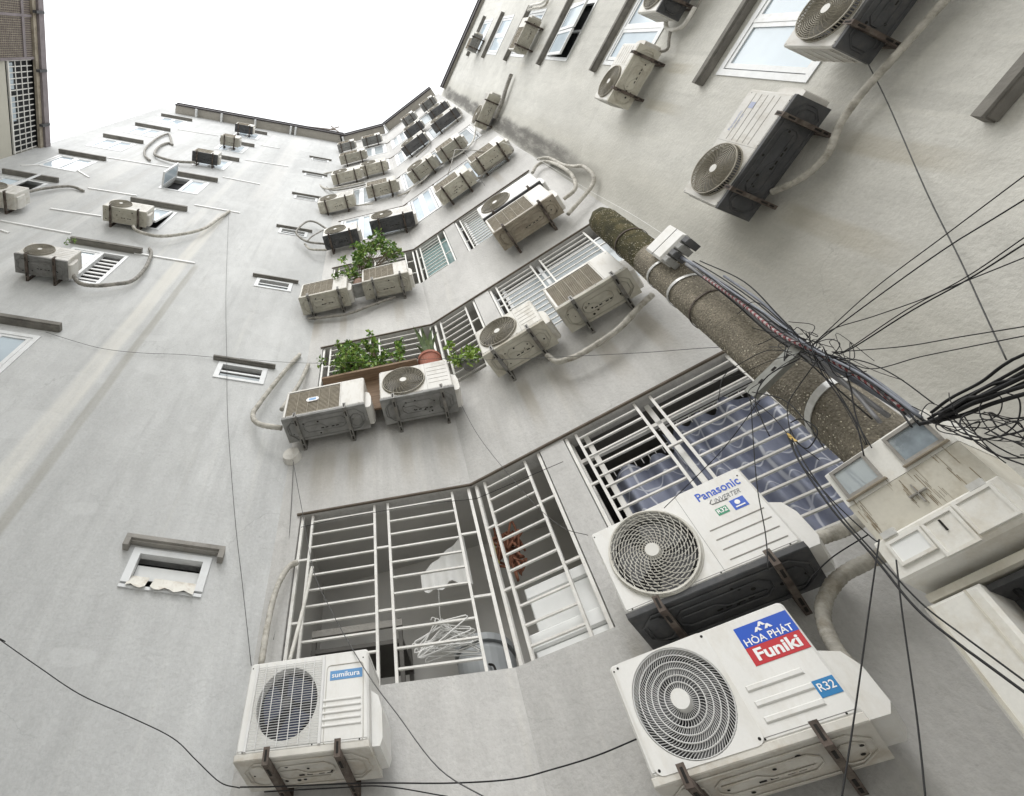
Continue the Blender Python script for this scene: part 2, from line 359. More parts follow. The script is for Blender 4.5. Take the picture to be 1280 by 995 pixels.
# ------------------------------------------------------------------ mesh builder
class MB:
    def __init__(s): s.v = []; s.f = []; s.m = []; s.cur = 0
    def box(s, x0, x1, y0, y1, z0, z1):
        i = len(s.v)
        s.v += [(x0, y0, z0), (x1, y0, z0), (x1, y1, z0), (x0, y1, z0), (x0, y0, z1), (x1, y0, z1), (x1, y1, z1), (x0, y1, z1)]
        for q in ((0, 3, 2, 1), (4, 5, 6, 7), (0, 1, 5, 4), (1, 2, 6, 5), (2, 3, 7, 6), (3, 0, 4, 7)): s.face([i + k for k in q])
        return s
    def face(s, idx): s.f.append(tuple(idx)); s.m.append(s.cur)
    def quad(s, a, b, c, d):
        i = len(s.v); s.v += [a, b, c, d]; s.face((i, i + 1, i + 2, i + 3)); return s
    def cbox(s, x0, x1, y0, y1, z0, z1, c=.008):
        """box whose front (low y) edges are chamfered"""
        i = len(s.v)
        s.v += [(x0, y1, z0), (x1, y1, z0), (x1, y1, z1), (x0, y1, z1), (x0, y0 + c, z0), (x1, y0 + c, z0), (x1, y0 + c, z1), (x0, y0 + c, z1),
                (x0 + c, y0, z0 + c), (x1 - c, y0, z0 + c), (x1 - c, y0, z1 - c), (x0 + c, y0, z1 - c)]
        s.face([i, i + 3, i + 2, i + 1])
        for a, b in ((0, 4), (4, 8)):
            for k in range(4):
                j = (k + 1) % 4
                s.face([i + a + k, i + a + j, i + b + j, i + b + k])
        s.face([i + 8, i + 9, i + 10, i + 11])
        return s
    def tube(s, pts, r, n=6, closed=False, cap=True, rs=None):
        P = [Vector(p) for p in pts]; L = len(P)
        if L < 2: return s
        i0 = len(s.v)
        prev = None
        for k in range(L):
            if closed: d = P[(k + 1) % L] - P[k - 1]
            else: d = P[min(k + 1, L - 1)] - P[max(k - 1, 0)]
            if d.length < 1e-9: d = Vector((0, 0, 1))
            d.normalize()
            if prev is None:
                up = Vector((0, 0, 1)) if abs(d.z) < .9 else Vector((1, 0, 0))
                a = d.cross(up).normalized()
            else:
                a = (prev - d * prev.dot(d))
                a = a.normalized() if a.length > 1e-6 else d.orthogonal().normalized()
            prev = a; b = d.cross(a); rr = rs[k] if rs else r
            for j in range(n):
                t = 2 * PI * j / n
                s.v.append(tuple(P[k] + (a * math.cos(t) + b * math.sin(t)) * rr))
        for k in range(L if closed else L - 1):
            k2 = (k + 1) % L
            for j in range(n):
                j2 = (j + 1) % n
                s.face((i0 + k * n + j, i0 + k2 * n + j, i0 + k2 * n + j2, i0 + k * n + j2))
        if cap and not closed:
            s.face([i0 + j for j in range(n)]); s.face([i0 + (L - 1) * n + j for j in reversed(range(n))])
        return s
    def disc(s, cx, y, cz, r, n=16):
        i = len(s.v)
        s.v += [(cx + r * math.cos(2 * PI * k / n), y, cz + r * math.sin(2 * PI * k / n)) for k in range(n)]
        s.face([i + k for k in range(n)]); return s
    def drum(s, cx, y0, y1, cz, r0, r1, n=24):
        """short round boss along y, front at y0"""
        i = len(s.v)
        for y, r in ((y1, r1), (y0, r0)):
            s.v += [(cx + r * math.cos(2 * PI * k / n), y, cz + r * math.sin(2 * PI * k / n)) for k in range(n)]
        for k in range(n):
            j = (k + 1) % n
            s.face((i + k, i + j, i + n + j, i + n + k))
        s.face([i + n + k for k in range(n)]); return s
    def poly(s, outer, holes, y):
        """flat polygon with holes in the xz plane"""
        loops = [[Vector((p[0], p[1], 0)) for p in lp] for lp in [outer] + list(holes)]
        flat = [p for lp in loops for p in lp]
        i = len(s.v)
        s.v += [(p.x, y, p.y) for p in flat]
        for t in tessellate_polygon(loops): s.face([i + k for k in t])
        return s
    def prism(s, pts, y0, y1):
        """xz outline swept along y"""
        n = len(pts); i = len(s.v)
        s.v += [(p[0], y0, p[1]) for p in pts] + [(p[0], y1, p[1]) for p in pts]
        s.face([i + k for k in range(n)]); s.face([i + n + k for k in reversed(range(n))])
        for k in range(n):
            j = (k + 1) % n
            s.face((i + k, i + n + k, i + n + j, i + j))
        return s
    def build(s, name, mats, parent=None, smooth=False, fix=True):
        me = bpy.data.meshes.new(name)
        me.from_pydata(s.v, [], s.f)
        if not isinstance(mats, (list, tuple)): mats = [mats]
        for m in mats: me.materials.append(m)
        if len(mats) > 1: me.polygons.foreach_set('material_index', s.m)
        if fix:
            import bmesh
            bm = bmesh.new(); bm.from_mesh(me)
            bmesh.ops.recalc_face_normals(bm, faces=bm.faces)
            bm.to_mesh(me); bm.free()
        if smooth:
            me.polygons.foreach_set('use_smooth', [True] * len(me.polygons))
        o = bpy.data.objects.new(name, me)
        COL.objects.link(o)
        if parent: o.parent = parent
        return o

def tag(o, label=None, cat=None, group=None, kind=None):
    if label: o['label'] = label
    if cat: o['category'] = cat
    if group: o['group'] = group
    if kind: o['kind'] = kind
    return o
def empty(name, loc=(0, 0, 0), rz=0.0, mat=None):
    o = bpy.data.objects.new(name, None); COL.objects.link(o)
    if mat is not None: o.matrix_world = mat
    else:
        o.location = loc; o.rotation_euler = (0, 0, rz)
    o.empty_display_size = .2
    return o
def catmull(pts, sub=6):
    P = [Vector(p) for p in pts]
    if len(P) < 3: return P
    out = []
    for i in range(len(P) - 1):
        p0 = P[i - 1] if i else P[0] * 2 - P[1]
        p1, p2 = P[i], P[i + 1]
        p3 = P[i + 2] if i + 2 < len(P) else P[-1] * 2 - P[-2]
        for k in range(sub):
            t = k / sub
            out.append(.5 * ((2 * p1) + (p2 - p0) * t + (2 * p0 - 5 * p1 + 4 * p2 - p3) * t * t + (3 * p1 - p0 - 3 * p2 + p3) * t ** 3))
    out.append(P[-1])
    return out

# ------------------------------------------------------------------ facade frames: x along the wall, y into the wall, z up
TAN = dict(L=(.99213, .12523), C1=(.95555, -.29484), C2=(.76278, -.64666), R=(.32127, -.94699), W=(-.13399, .99098))
DIST = dict(L=3.9708, C1=3.6, C2=3.3336, R=3.5194, W=8.0346)
FR = {}
for k_, t_ in TAN.items():
    FR[k_] = Matrix(((t_[0], -t_[1], 0, -t_[1] * DIST[k_]), (t_[1], t_[0], 0, t_[0] * DIST[k_]), (0, 0, 1, 0), (0, 0, 0, 1)))
def put(o, w, u=0, y=0, z=0):
    o.matrix_world = FR[w] @ Matrix.Translation((u, y, z)); return o
def put_child(o, w, u=0, y=0, z=0):
    """child of a building whose Empty sits at the origin: local = world"""
    o.matrix_local = FR[w] @ Matrix.Translation((u, y, z)); return o

UC1a, UC1b = -1.676, .0593     # bent facade, first facet from the inner corner to the bend
UC2a, UC2b = -1.3604, 1.2845   # second facet from the bend to the side wing
URa = -.614
ULa, ULb = -8.07, -.0432
ZT = 24.2

# ------------------------------------------------------------------ ground
g = MB(); g.quad((-60, -60, 0), (60, -60, 0), (60, 60, 0), (-60, 60, 0))
tag(g.build('ground', M['ground']), kind='structure')

# ------------------------------------------------------------------ buildings
bld = tag(empty('apartment_building'), 'grey painted apartment block with bent facade stacked with air conditioners', 'building')
wing = tag(empty('side_building'), 'grey painted side block on the right with angled windows and mouldy inner corner', 'building')

def wall_grid(w, u0, u1, z0, z1, holes, mat, parent, name='wall', depth=.14):
    """facade skin with openings cut out; each hole (u0,u1,z0,z1,back) gets reveals, and a dark back if asked"""
    us = sorted(set([u0, u1] + [h[0] for h in holes] + [h[1] for h in holes]))
    zs = sorted(set([z0, z1] + [h[2] for h in holes] + [h[3] for h in holes]))
    b = MB()
    for i in range(len(us) - 1):
        run = None
        for j in range(len(zs) - 1):
            cu, cz = (us[i] + us[i + 1]) / 2, (zs[j] + zs[j + 1]) / 2
            if any(h[0] < cu < h[1] and h[2] < cz < h[3] for h in holes):
                if run is not None: b.quad((us[i], 0, run), (us[i + 1], 0, run), (us[i + 1], 0, zs[j]), (us[i], 0, zs[j])); run = None
            elif run is None: run = zs[j]
        if run is not None: b.quad((us[i], 0, run), (us[i + 1], 0, run), (us[i + 1], 0, z1), (us[i], 0, z1))
    for (a, c, d, e, back, op) in holes:
        D = depth
        b.quad((a, 0, e), (c, 0, e), (c, D, e), (a, D, e)); b.quad((a, 0, d), (a, D, d), (c, D, d), (c, 0, d))
        if 'l' not in op: b.quad((a, 0, d), (a, 0, e), (a, D, e), (a, D, d))
        if 'r' not in op: b.quad((c, 0, d), (c, D, d), (c, D, e), (c, 0, e))
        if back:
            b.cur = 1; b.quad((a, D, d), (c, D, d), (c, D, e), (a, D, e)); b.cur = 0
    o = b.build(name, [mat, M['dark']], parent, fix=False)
    return put_child(o, w)

NF = 7
FT = [4.93 + 2.83 * k for k in range(NF)]       # heads of the openings on the bent facade
FT[4] = 16.1
SILL = [t - (1.44 if k < 3 else 1.65) for k, t in enumerate(FT)]
WIN2 = (-.49, 1.02)
LOG2 = (UC2a, -.70)
hC1, hC2 = [], []
for k in range(NF):
    if k < 3:
        hC1.append((-1.475, UC1b, SILL[k], FT[k], False, 'r'))
        hC2.append((LOG2[0], LOG2[1], SILL[k], FT[k], False, 'l'))
    else:
        hC1.append((-1.42, -.05, SILL[k], FT[k], True, ''))
        hC2.append((-1.22, -.56, SILL[k], FT[k], True, ''))
    hC2.append((WIN2[0], WIN2[1], SILL[k], FT[k], k >= 3, ''))
wall_grid('C1', UC1a, UC1b, 0, ZT, hC1, M['wall_C'], bld)
wall_grid('C2', UC2a, UC2b, 0, ZT, hC2, M['wall_C2'], bld)

# far wall windows (measured): columns of sliding windows and toilet vents
COLA_Z = [10.35, 12.98, 15.36, 17.95, 20.45, 23.05]
COLB_Z = [7.28, 9.98, 12.55, 15.2, 17.85, 20.35, 23.05]
VENT_Z = [4.50, 7.22, 9.86, 12.58, 15.36, 17.96, 20.36]
hL = []
LW = []
for z in COLA_Z: LW.append((-7.3, -6.33, z - 1.36, z - .17, 'A'))
for z in COLB_Z: LW.append((-4.28, -3.36, z - 1.32, z - .17, 'B'))
for i, z in enumerate(VENT_Z): LW.append((-1.13, -.53, z - .36, z - .05, 'V'))
for a in LW: hL.append((*a[:4], True, ''))
wall_grid('L', ULa, ULb, 0, 25.4, hL, M['wall_L'], bld, depth=.16)
RW_Z = [4.70, 7.55, 10.40, 13.20, 16.0, 18.75, 21.3]
hR = [(1.07, 2.12, z - 1.32, z - .12, True, '') for z in RW_Z]
wall_grid('R', URa, 6.5, 0, 23.4, hR, M['wall_R'], wing)
# return faces that give the blocks their depth
b = MB(); b.quad((ULa, 0, 0), (ULa, 0, 25.4), (ULa, 6, 25.4), (ULa, 6, 0)); b.quad((ULa, 6, 25.4), (ULb + 2, 6, 25.4), (ULb, 0, 25.4), (ULa, 0, 25.4))
put_child(b.build('end_wall', M['wall_L'], bld), 'L')
b = MB(); b.quad((6.5, 0, 0), (6.5, 5, 0), (6.5, 5, 23.4), (6.5, 0, 23.4)); b.quad((URa, 0, 23.4), (6.5, 0, 23.4), (6.5, 5, 23.4), (URa, 5, 23.4))
put_child(b.build('end_wall', M['wall_R'], wing), 'R')

# loggia rooms behind the three lowest openings
def pt(w, u, y, z=0): return (FR[w] @ Vector((u, y, z)))
for k in range(3):
    zf, zc = SILL[k] - .55, FT[k] + .05
    A, Bp, C = pt('C1', -1.475, .14), pt('C1', UC1b, .14), pt('C2', LOG2[1], .14)
    Bo, Ao, Co = pt('C1', UC1b, 0), pt('C1', -1.475, 0), pt('C2', LOG2[1], 0)
    A2, C2_ = pt('C1', -1.55, 1.05), pt('C2', LOG2[1], .95)
    b = MB()
    def q(p, r): b.quad((p.x, p.y, zf), (r.x, r.y, zf), (r.x, r.y, zc), (p.x, p.y, zc))
    q(A, A2); q(A2, C2_); q(C2_, C)
    ring = [pt('C1', -1.475, .02), pt('C1', UC1b, .004), pt('C2', LOG2[1], .02), C2_, A2]
    for zz in (zf, zc):
        i = len(b.v); b.v += [(p.x, p.y, zz) for p in ring]; b.face([i + j for j in range(5)])
    b.build('loggia_room', M['inside'], bld, fix=False)
    # room behind the curtained window
    b = MB(); a, c = WIN2[0] - .1, WIN2[1] + .1
    b.quad((a, 1.6, zf), (c, 1.6, zf), (c, 1.6, zc), (a, 1.6, zc)); b.quad((a, .15, zf), (a, 1.6, zf), (a, 1.6, zc), (a, .15, zc))
    b.quad((c, .15, zf), (c, .15, zc), (c, 1.6, zc), (c, 1.6, zf)); b.quad((a, .15, zc), (c, .15, zc), (c, 1.6, zc), (a, 1.6, zc))
    b.quad((a, .15, zf), (a, 1.6, zf), (c, 1.6, zf), (c, .15, zf))
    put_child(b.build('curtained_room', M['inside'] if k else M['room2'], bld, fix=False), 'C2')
# thin drip ledges over the openings of the bent facade
for k in range(NF):
    for w, a, c in (('C1', -1.50, UC1b + .004), ('C2', UC2a - .004, WIN2[1] + .03)):
        b = MB().box(a, c, -.022, -.001, FT[k], FT[k] + .014)
        put_child(b.build('drip_ledge', M['ledge'], bld), w)

# ------------------------------------------------------------------ eaves
def eave(w, a, c, z, out, h, parent, mat='eave', pale=True, posts=()):
    b = MB().box(a, c, -out, -out + .05, z, z + h); b.box(a, c, -out - .03, -out + .01, z + h, z + h + .06)
    o = put_child(b.build('gutter', M[mat], parent), w)
    b = MB().box(a, c, -out + .05, -.002, z + .05, z + .09)
    put_child(b.build('soffit', M['eave_pale' if pale else 'eave'], parent), w)
    for u in posts:
        b = MB().box(u - .035, u + .035, -out * .9, -.004, z - .12, z + .04)
        put_child(b.build('eave_bracket', M['white'], parent), w)
eave('L', -7.25, -.20, 24.2, .38, .25, bld, posts=(-6.35, -5.3, -3.9, -2.4, -2.2))
eave('C1', -1.83, .06, 24.2, .38, .25, bld, posts=(-1.72,))
eave('C2', -1.22, 1.15, 24.15, .38, .25, bld, posts=(-1.2,))
eave('R', -.35, 6.5, 22.95, .16, .30, wing)
# ------------------------------------------------------------------ window hoods
def hood(w, a, c, z, out, parent, h=.065, sides=False, mat='hood'):
    b = MB().box(a, c, -out, -.002, z, z + h)
    b.box(a + .01, c - .01, -out + .025, -.004, z - .014, z - .001)
    if sides:
        b.box(a, a + .045, -out, -.002, z - .07, z - .001); b.box(c - .045, c, -out, -.002, z - .07, z - .001)
    put_child(b.build('window_hood', M[mat], parent), w)
for z in COLA_Z: hood('L', -7.42, -6.2, z, .11, bld)
for z in COLB_Z: hood('L', -4.42, -3.2, z, .11, bld)
for i, z in enumerate(VENT_Z): hood('L', -1.23, -.43, z, .06 if i else .075, bld, h=.026 if i else .034, sides=i == 0, mat='hood_top' if i == 0 else 'hood')
for z in RW_Z: hood('R', .93, 2.25, z, .10, wing, h=.06)

# ------------------------------------------------------------------ windows
def window(parent, w, a, c, z0, z1, n=2, openk=None, ang=0, mode='awning', bars=False, fr=.05, glass='glass', sash=.05, y=-.012, mats='white'):
    f = MB()
    f.box(a - .012, c + .012, y, .06, z0 - .012, z0 + fr); f.box(a - .012, c + .012, y, .06, z1 - fr, z1 + .012)
    f.box(a - .012, a + fr, y, .06, z0 + fr, z1 - fr); f.box(c - fr, c + .012, y, .06, z0 + fr, z1 - fr)
    ww = (c - a - 2 * fr) / n
    for i in range(1, n): f.box(a + fr + i * ww - .018, a + fr + i * ww + .018, y + .003, .055, z0 + fr, z1 - fr)
    root = put_child(f.build('window', M[mats], parent), w)
    for i in range(n):
        x0, x1 = a + fr + i * ww + .012, a + fr + (i + 1) * ww - .012
        za, zb = z0 + fr - .006, z1 - fr + .006
        op = openk is not None and i in openk
        W2, H2 = x1 - x0, zb - za
        s = MB()
        s.box(0, W2, -.015, .022, 0, sash); s.box(0, W2, -.015, .022, H2 - sash, H2)
        s.box(0, sash, -.015, .022, sash, H2 - sash); s.box(W2 - sash, W2, -.015, .022, sash, H2 - sash)
        p = MB().box(sash - .004, W2 - sash + .004, 0, .008, sash - .004, H2 - sash + .004)
        so = s.build('sash', M[mats], root); po = p.build('pane', M[glass], root)
        base = Matrix.Translation((x0, .012 if not op else -.005, za))
        if op:
            if mode == 'awning':
                base = Matrix.Translation((x0, -.02, za + H2)) @ Matrix.Rotation(-ang, 4, 'X') @ Matrix.Translation((0, 0, -H2))
            elif mode == 'left':
                base = Matrix.Translation((x0, -.02, za)) @ Matrix.Rotation(-ang, 4, 'Z')
            else:
                base = Matrix.Translation((x1, -.02, za)) @ Matrix.Rotation(ang, 4, 'Z') @ Matrix.Translation((-W2, 0, 0))
        so.matrix_local = base; po.matrix_local = base
        if bars and op is False and i == n - 1: pass
    if bars:
        for j in range(8):
            zz = z0 + fr + (j + .5) * (z1 - z0 - 2 * fr) / 8
            bb = MB().box(c - fr - ww + .02, c - fr, .07, .085, zz - .02, zz + .02)
            bb.build('bar', M['strip'], root)
    return root
# far wall
for (a, c, z0, z1, kd) in LW:
    if kd == 'A':
        low = z1 < 12
        window(bld, 'L', a, c, z0, z1, 2, openk=(1,) if 11 < z1 < 13.2 else None, ang=R_(28), mode='left')
    elif kd == 'B':
        i = COLB_Z.index(round(z1 + .17, 3)) if round(z1 + .17, 3) in COLB_Z else 0
        if i == 1:   # right half slid open, bars behind
            wr = window(bld, 'L', a, (a + c) / 2 + .06, z0, z1, 1)
            f = MB(); f.box((a + c) / 2 + .06, c + .012, -.012, .06, z0 - .012, z0 + .045); f.box((a + c) / 2 + .06, c + .012, -.012, .06, z1 - .03, z1 + .012)
            f.box(c - .045, c + .012, -.012, .06, z0 + .045, z1 - .03)
            put_child(f.build('open_window_half', M['white'], bld), 'L')
            for j in range(8):
                zz = z0 + .08 + j * (z1 - z0 - .14) / 8
                put_child(MB().box((a + c) / 2 + .075, c - .05, .05, .065, zz, zz + .045).build('security_bar', M['strip'], bld), 'L')
        elif i == 2: window(bld, 'L', a, c, z0, z1, 2, openk=(0, 1), ang=R_(7))
        elif i == 3: window(bld, 'L', a, c, z0, z1, 2, openk=(0,), ang=R_(84), mode='left')
        else: window(bld, 'L', a, c, z0, z1, 2)
    else:
        i = VENT_Z.index(min(VENT_Z, key=lambda v: abs(v - .05 - z1)))
        f = MB(); fr = .05
        f.box(a - .012, c + .012, -.014, .05, z0 - .012, z0 + (.012 if i == 0 else .03)); f.box(a - .012, c + .012, -.014, .05, z1 - .035, z1 + .012)
        f.box(a - .012, a + fr, -.014, .05, z0 + .03, z1 - .035); f.box(c - fr, c + .012, -.014, .05, z0 + .03, z1 - .035)
        vw = put_child(f.build('vent_window', M['white'], bld), 'L')
        if i == 0:
            s = MB(); nseg = 14      # sagging torn liner at the sill
            for j in range(nseg):
                x0, x1 = a + .04 + (c - a - .09) * j / nseg, a + .04 + (c - a - .09) * (j + 1) / nseg
                d0, d1 = .012 * math.sin(j * 1.7), .012 * math.sin((j + 1) * 1.7)
                if j == 4: continue
                s.quad((x0, .03, z0 + .115), (x1, .03, z0 + .115), (x1, -.035, z0 - .005 + d1), (x0, -.035, z0 - .005 + d0))
            s.build('torn_liner', nmat('liner_cream', (.72, .70, .64), .7, .10, 8, (.36, .25, .16), .6, 12), vw)
            MB().box(a + .05, c - .05, .062, .07, z0 + .11, z0 + .225).build('pane', M['foam'], vw)  # white sheet added behind the liner to lighten the dark vent interior
        else:
            MB().box(a + .05, c - .05, .015, .025, z0 + .03, z0 + .115).build('pane', M['glass2'], vw)
            MB().box(a + .05, c - .05, .0, .012, z0 + .135, z0 + .165).build('louvre', M['white'], vw)
# side wing
for i, z in enumerate(RW_Z):
    if i == 3: window(wing, 'R', 1.07, 2.12, z - 1.32, z - .12, 2, openk=(0, 1), ang=R_(7))
    else: window(wing, 'R', 1.07, 2.12, z - 1.32, z - .12, 2)
# upper windows of the bent facade
for k in range(3, NF):
    gl = 'glass' if k == 3 else 'glass2'
    window(bld, 'C1', -1.42, -.05, SILL[k], FT[k], 3, glass=gl)
    window(bld, 'C2', -1.22, -.56, SILL[k], FT[k], 2, glass=gl, openk=None)
    window(bld, 'C2', WIN2[0], WIN2[1], SILL[k], FT[k], 3, glass=gl)

# ------------------------------------------------------------------ security grilles of the three lowest floors
def ladder(parent, w, xa, xb, z0, z1, nb, bw=.011, slant=0.0):
    for j in range(nb):
        zz = z0 + (j + .7) * (z1 - z0) / (nb + .2)
        MB().box(xa + bw, xb - bw, -.008, .008, zz - .0062, zz + .0062).build('bar', M['bar'], parent)
def post(f, x, z0, z1, r=.013): f.box(x - r * .78, x + r * .78, -r, r, z0, z1)
def link(parent, xa, xb, z): MB().box(xa + .012, xb - .012, -.008, .008, z - .008, z + .008).build('bar', M['bar'], parent)
for k in range(3):
    z0, z1 = SILL[k] + .004, FT[k] - .004
    H = z1 - z0
    f = MB()
    xs = [-1.452, -1.36, -.80, -.68, -.115, .03]
    for i, x in enumerate(xs): post(f, x, z0, z1, .016 if i in (0, 5) else .013)
    g1 = put_child(f.build('security_grille', M['bar'], bld), 'C1', 0, .03)
    ladder(g1, 'C1', xs[1], xs[2], z0, z1, 11); ladder(g1, 'C1', xs[3], xs[4], z0, z1, 11)
    for xa, xb in ((xs[0], xs[1]), (xs[2], xs[3]), (xs[4], xs[5])):
        for t in (.34, .70): link(g1, xa, xb, z0 + H * t)
    f = MB(); ys = [-1.325, -1.245, -.855, -.725]
    for i, x in enumerate(ys): post(f, x, z0, z1, .016 if i in (0, 3) else .013)
    g2 = put_child(f.build('security_grille', M['bar'], bld), 'C2', 0, .03)
    ladder(g2, 'C2', ys[1], ys[2], z0, z1, 11)
    for xa, xb in ((ys[0], ys[1]), (ys[2], ys[3])):
        for t in (.34, .70): link(g2, xa, xb, z0 + H * t)
    f = MB(); vs = [-.47, -.385, .12, .25, .86, 1.0]
    for i, x in enumerate(vs): post(f, x, z0, z1, .016 if i in (0, 5) else .013)
    g3 = put_child(f.build('security_grille', M['bar'], bld), 'C2', 0, .03)
    ladder(g3, 'C2', vs[1], vs[2], z0, z1, 14); ladder(g3, 'C2', vs[3], vs[4], z0, z1, 14)
    for xa, xb in ((vs[0], vs[1]), (vs[2], vs[3]), (vs[4], vs[5])):
        for t in (.30, .66): link(g3, xa, xb, z0 + H * t)
    # sliding window frame and curtain behind
    f = MB()
    for x in (-.47, -.33, .19, 1.0): f.box(x - .02, x + .02, .09, .12, z0, z1)
    f.box(-.45, .98, .09, .12, z1 - .22, z1 - .19)
    put_child(f.build('window_frame', M['bar'] if k == 0 else M['white'], bld), 'C2')
    if k == 1:
        put_child(MB().box(-.31, .17, .10, .106, z0, z1 - .23).build('pane', M['glass2'], bld), 'C2')
        put_child(MB().box(.21, .98, .10, .106, z0, z1 - .23).build('pane', M['glass2'], bld), 'C2')
    if k == 2:
        put_child(MB().box(-1.3, -.72, .12, .128, z0, z1 - .02).build('pane', M['teal'], bld), 'C2')
        put_child(MB().box(-.31, .98, .10, .106, z0, z1 - .23).build('pane', M['glass2'], bld), 'C2')
def curtain(a, c, z0, z1, y, label):
    b = MB(); nx, nz = 70, 16
    for j in range(nz + 1):
        for i in range(nx + 1):
            x = a + (c - a) * i / nx; t = j / nz
            z = z0 + (z1 - z0) * t
            sag = .012 * abs(math.sin((x - a) * PI / .105 + .6 * math.sin(x * 9))) * t ** 6
            d = (.044 + .012 * t) * math.sin((x - a) * 2 * PI / .185 + 1.6 * math.sin(2.3 * z + x * 6.7)) + .016 * math.sin(x * 47 + 3 * math.sin(z * 4)) + .02 * math.sin(z * 7 + x * 5)
            b.v.append((x, y + d, z - sag))
    for j in range(nz):
        for i in range(nx):
            p = j * (nx + 1) + i
            b.face((p, p + 1, p + nx + 2, p + nx + 1))
    o = b.build('curtain', M['curtain'], None, smooth=True, fix=False)
    put(o, 'C2'); tag(o, label, 'curtain', 'curtains in the barred window')
    for i in range(9):
        x = a + .04 + (c - a - .08) * i / 8
        MB().tube([(x, y, z1 - .02), (x, y, z1 + .035), (x + .012, y, z1 + .05), (x + .02, y, z1 + .04)], .004, 5).build('hook', M['hanger'], o)
    MB().tube([(a, y, z1 + .05), (c, y, z1 + .05)], .006, 6).build('rail', M['hanger'], o)
curtain(-.33, .20, SILL[0] + .03, FT[0] - .30, .26, 'lavender patterned curtain behind the left ladder of the barred window')
curtain(.16, 1.0, SILL[0] + .03, FT[0] - .20, .22, 'lavender patterned curtain beside the concrete pole, right part of the barred window')

# ------------------------------------------------------------------ white trunking strips on the far wall
STR = [
 (((-3.321, 9.983), (-2.272, 9.987)), 'white strip joining the hood of the barred open window and running right'),
 (((-5.507, 11.373), (-4.54, 11.43)), 'white strip ending behind the beige air conditioner'),
 (((-5.524, 12.963), (-4.463, 13.018)), 'white strip leading left from the hood over the tilted double window'),
 (((-3.181, 13.068), (-2.139, 13.058)), 'white strip leading right from the hood over the tilted double window'),
 (((-5.872, 10.404), (-4.596, 10.358)), 'long white strip at the left edge above the barred open window'),
 (((-5.632, 10.015), (-5.454, 9.955)), 'short white strip cut by the left edge'),
 (((-6.306, 15.71), (-4.447, 15.825)), 'white strip between the left window column and the swung open window'),
 (((-3.195, 15.779), (-2.158, 15.712)), 'white strip right of the hood over the swung open window'),
 (((-6.12, 21.038), (-4.68, 21.202)), 'white strip leading to the pale grey high air conditioner'),
 (((-3.106, 18.232), (-1.706, 18.355)), 'white strip right of the dark high air conditioner'),
 (((-3.054, 20.849), (-2.359, 20.892)), 'short high white strip near the eave'),
 (((-7.445, 13.73), (-7.124, 14.091)), 'white strip left of the second window from the left edge'),
 (((-6.372, 14.166), (-5.873, 13.744)), 'short slanted white strip under a high window'),
]
for (pa, pb), lab in STR:
    d = Vector((pb[0] - pa[0], 0, pb[1] - pa[1])); nrm = Vector((-d.z, 0, d.x)).normalized() * .022
    b = MB(); A = Vector((pa[0], 0, pa[1])); B = Vector((pb[0], 0, pb[1]))
    i = len(b.v)
    for y in (-.022, -.002):
        for P in (A - nrm, B - nrm, B + nrm, A + nrm): b.v.append((P.x, y, P.z))
    for q_ in ((0, 1, 2, 3), (4, 7, 6, 5), (0, 4, 5, 1), (1, 5, 6, 2), (2, 6, 7, 3), (3, 7, 4, 0)): b.face([i + t for t in q_])
    tag(put(b.build('trunking_strip', M['strip']), 'L'), lab, 'cable trunking', 'white strips on the far wall')

# ------------------------------------------------------------------ lettering
FONT_CACHE = {}
def lettering(s, width, height, mat, parent, x, y, z, bold=0.0, shear=0.0, name='lettering', rot=0.0):
    """flat letters standing 1 mm proud, lower left corner at x, z, fitted to width x height"""
    cu = bpy.data.curves.new('t', 'FONT'); cu.body = s; cu.size = 1; cu.offset = bold; cu.shear = shear; cu.extrude = 0
    cu.resolution_u = 3
    t = bpy.data.objects.new('t', cu); COL.objects.link(t)
    bpy.context.view_layer.update()
    dg = bpy.context.evaluated_depsgraph_get()
    me = bpy.data.meshes.new_from_object(t.evaluated_get(dg))
    bpy.data.objects.remove(t); bpy.data.curves.remove(cu)
    xs = [v.co.x for v in me.vertices]; ys = [v.co.y for v in me.vertices]
    x0, x1, y0, y1 = min(xs), max(xs), min(ys), max(ys)
    sx, sy = width / (x1 - x0), height / (y1 - y0)
    for v in me.vertices: v.co = ((v.co.x - x0) * sx, 0, (v.co.y - y0) * sy)
    me.materials.clear(); me.materials.append(mat); me.name = name
    o = bpy.data.objects.new(name, me); COL.objects.link(o); o.parent = parent
    o.location = (x, y, z); o.rotation_euler = (0, -rot, 0)
    return o

# ------------------------------------------------------------------ air conditioners
def rrect(x0, x1, z0, z1, r, n=4):
    p = []
    for cx, cz, a in ((x1 - r, z0 + r, -90), (x1 - r, z1 - r, 0), (x0 + r, z1 - r, 90), (x0 + r, z0 + r, 180)):
        for k in range(n + 1):
            t = R_(a + 90 * k / n); p.append((cx + r * math.cos(t), cz + r * math.sin(t)))
    return p
def circle(cx, cz, r, n): return [(cx + r * math.cos(2 * PI * k / n), cz + r * math.sin(2 * PI * k / n)) for k in range(n)]

